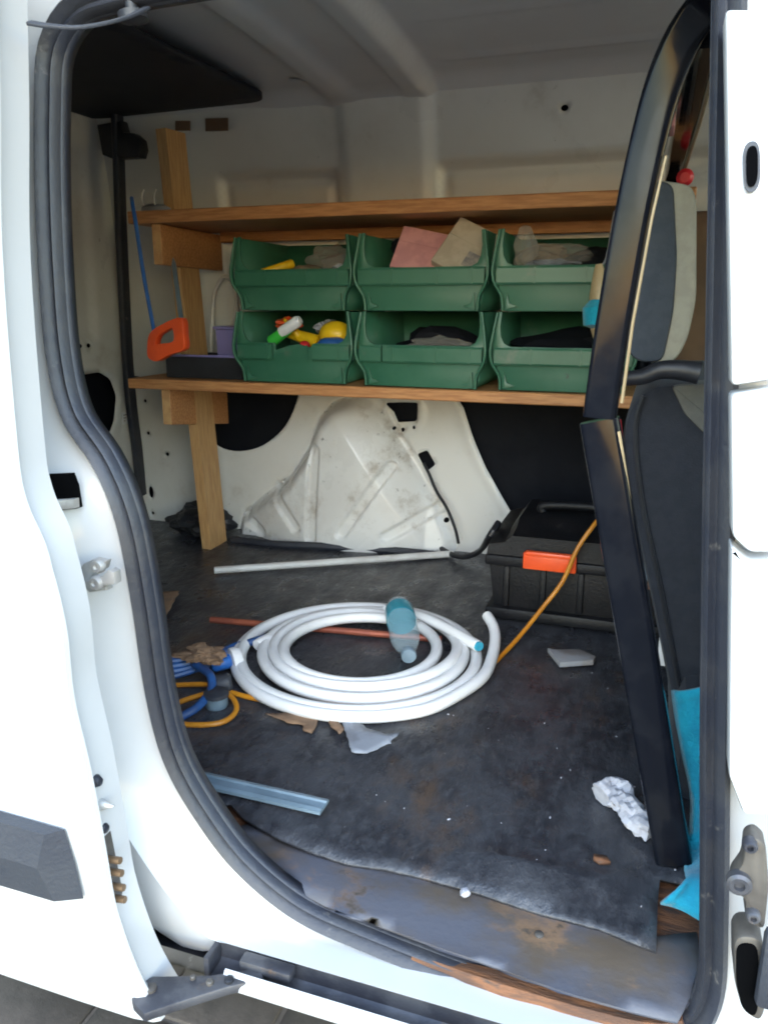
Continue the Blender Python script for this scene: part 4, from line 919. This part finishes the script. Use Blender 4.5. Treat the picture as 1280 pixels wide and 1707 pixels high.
# crumpled paper
def crumple(bm, path, r, seed, n=18, m=46):
    P_ = resample(catmull(path, 8), .12/m)
    rings = []
    for i, p in enumerate(P_):
        t = (P_[min(i+1, len(P_)-1)]-P_[max(i-1, 0)]).normalized(); s = t.cross(Vector((0, 0, 1))).normalized(); u = s.cross(t)
        rr = []
        for j in range(n):
            a_ = 2*math.pi*j/n; k = r*(1+.7*noise.noise(Vector((i*.12, j*.45, seed)))+.45*abs(noise.noise(Vector((i*.25, j*.8, seed+5)))))
            rr.append(bm.verts.new(p+s*math.cos(a_)*k+u*math.sin(a_)*k*.75))
        rings.append(rr)
    for A, B in zip(rings, rings[1:]):
        for j in range(n): bm.faces.new((A[j], A[(j+1) % n], B[(j+1) % n], B[j]))
    bm.faces.new(rings[0][::-1]); bm.faces.new(rings[-1])
bm = BM(); crumple(bm, [(-0.022,0.91,0.014), (-0.0067,0.9212,0.018), (0.0075,0.8997,0.018), (0.0227,0.8725,0.018), (0.0436,0.859,0.016)], .016, 3)
tag(obj('crumpled_paper', bm, 'paper', None, loc=(0.0083,0.915,0), smooth=12), 'twisted white crumpled paper beside the foot of the frame', 'paper')
# teal cloth by the front pillar: a hanging fold and a heap
def cloth_sheet(bm, grid):
    vv = [[bm.verts.new(p) for p in r_] for r_ in grid]
    for A, B in zip(vv, vv[1:]):
        for i in range(len(A)-1): bm.faces.new((A[i], A[i+1], B[i+1], B[i]))
ctrlL = [(0.0512,0.93,0.1642), (0.0565,0.93,0.1368), (0.068,0.91,0.097), (0.0809,0.89,0.0547), (0.0824,0.87,0.0193), (0.0782,0.85,-0.0124), (0.0734,0.7592,0.03), (0.0515,0.7487,0.006)]
ctrlR = [(0.1101,0.9,0.1932), (0.1152,0.9,0.1634), (0.1178,0.88,0.1248), (0.1207,0.86,0.0834), (0.1227,0.84,0.0506), (0.1211,0.8,0.0373), (0.1187,0.7565,0.03), (0.1191,0.728,0.006)]
Lp = resample(catmull(ctrlL, 6), .012); 
Rp0 = catmull(ctrlR, 6); Rl = [Rp0[0]]
def samp(P_, n):
    L = [0]
    for a, b in zip(P_, P_[1:]): L.append(L[-1]+(b-a).length)
    out = []; j = 0
    for i in range(n):
        d = L[-1]*i/(n-1)
        while j < len(L)-2 and L[j+1] < d: j += 1
        out.append(P_[j].lerp(P_[j+1], (d-L[j])/max(1e-9, L[j+1]-L[j])))
    return out
Rp = samp(Rp0, len(Lp)); grid = []
for i, (a, b) in enumerate(zip(Lp, Rp)):
    row = []
    for k in range(11):
        s = k/10; p = a.lerp(b, s)
        wv = .010*math.sin(s*7+i*.10)+.008*noise.noise(Vector((s*4, i*.14, 3)))
        p = p+V(0, -1, .3)*wv*(1 if p.z > .02 else .3)
        if p.z < .006: p.z = .006
        row.append(p)
    grid.append(row)
bm = BM(); cloth_sheet(bm, grid)
o = solid(tag(obj('teal_cloth', bm, 'teal', None, loc=(0.07,0.7487,0), smooth=80), 'bright teal cloth heaped between the frame foot and front pillar', 'cloth'), .004)
# small things glimpsed round the frame
t = thing('spray_bottle', 'cream bottle with teal grip peeking out left of the black frame', 'bottle', V(*(-0.1143,1.53,0.561)))
a = V(*(-0.1023,1.53,0.5741)); b = V(*(-0.1113,1.53,0.6572))
bm = BM(); lathe(bm, [(.014, -.024), (.020, 0), (.020, .06), (.011, .10), (.006, .115)], a, b-a, 14); obj('bottle_body', bm, 'cream', t)
bm = BM(); lathe(bm, [(.014, -.002), (.029, .005), (.029, .036), (.014, .05)], a+V(-.004, -.004, .004), b-a, 14); obj('grip', bm, 'teal', t)
bm = BM(); tube(bm, [a+(b-a).normalized()*.112, V(*(-0.103,1.535,0.699)), V(*(-0.0944,1.54,0.7788))], .002, 6, 4); obj('hanging_cord', bm, 'tape', t)
bag('teal and white packet wedged between frame and seat', (V(*(-0.0135,1.12,0.3399)))[:], (.010, .02, .028), 71, 'strip', 3, 'small_packet', 'packet', .3)
bag('pale blue crumpled film low between frame and seat', (V(*(0.0148,1.15,0.2467)))[:], (.010, .02, .022), 73, 'strip', 3, 'film_scrap', 'film', .4)
bm = BM(); box(bm, V(*(0.0364,1.1,0.1149)), V(*(0.0499,1.1,0.1819))+V(0, .02, 0), .003); tag(obj('white_canister', bm, 'white', None, loc=(0.0412,1.1,0.1157)), 'white block half hidden behind the lower frame leg', 'canister')
bm = BM(); box(bm, V(*(0.0141,1.12,0.2209)), V(*(0.0269,1.12,0.2425))+V(0, .05, 0), .003); tag(obj('rust_block', bm, 'oldwood', None, loc=(0.0157,1.12,0.2211)), 'rusty brown block glimpsed between frame and seat', 'block')
bm = BM(); lathe(bm, [(.012, -.01), (.014, 0), (.014, .012), (.008, .018)], V(*(0.0181,1.5,0.8238)), (0, -1, -.1), 14); tag(obj('belt_button', bm, 'red', None, loc=(0.0181,1.5,0.8238)), 'red button end above the headrest', 'button')
bm = BM(); tube(bm, [V(*(-0.0406,1,0.4807)), V(*(-0.033,1,0.4361)), V(*(-0.0232,1,0.383))], .005, 8, 4); tag(obj('red_strap', bm, 'red', None, loc=(-0.0232,1,0.383)), 'thin red strap between frame leg and seat back', 'strap')
# flat rust chips and crumbs
scrap('wood_chip', 'orange rust-coloured wood chip below the crumpled paper', 'chip', [(-0.0226,0.8002,0), (-0.0054,0.8019,0), (-0.0022,0.7926,0), (-0.0123,0.787,0), (-0.0205,0.7904,0)], 'oldwood', 5, .004, .001, .004, .01)
bag('small white plaster lump near the threshold', (V(*(-0.1468,0.6936,0.008)))[:], (.006, .006, .004), 81, 'paper', 2, 'plaster_lump', 'plaster', .3)
bm = BM()
for i in range(50):
    u, v = random.uniform(-1.2, .08), random.uniform(.74, 1.8)
    if random.random() < .5: v = random.uniform(.74, 1.1); u = random.uniform(-.45, .08)
    s = random.choice([.0006, .0008, .001, .0014]); r_ = bmesh.ops.create_icosphere(bm, subdivisions=1, radius=s)
    k = random.uniform(.6, 2.2); a_ = random.uniform(0, 3)
    for q in r_['verts']:
        q.co = V(u+q.co.x*k*math.cos(a_)-q.co.y*math.sin(a_), v+q.co.x*k*math.sin(a_)+q.co.y*math.cos(a_), fz(u, v)+.001+q.co.z*.6)
o = obj('crumbs', bm, 'paper'); o['kind'] = 'stuff'; o['label'] = 'pale crumbs and dust bits strewn over the load floor'; o['category'] = 'debris'
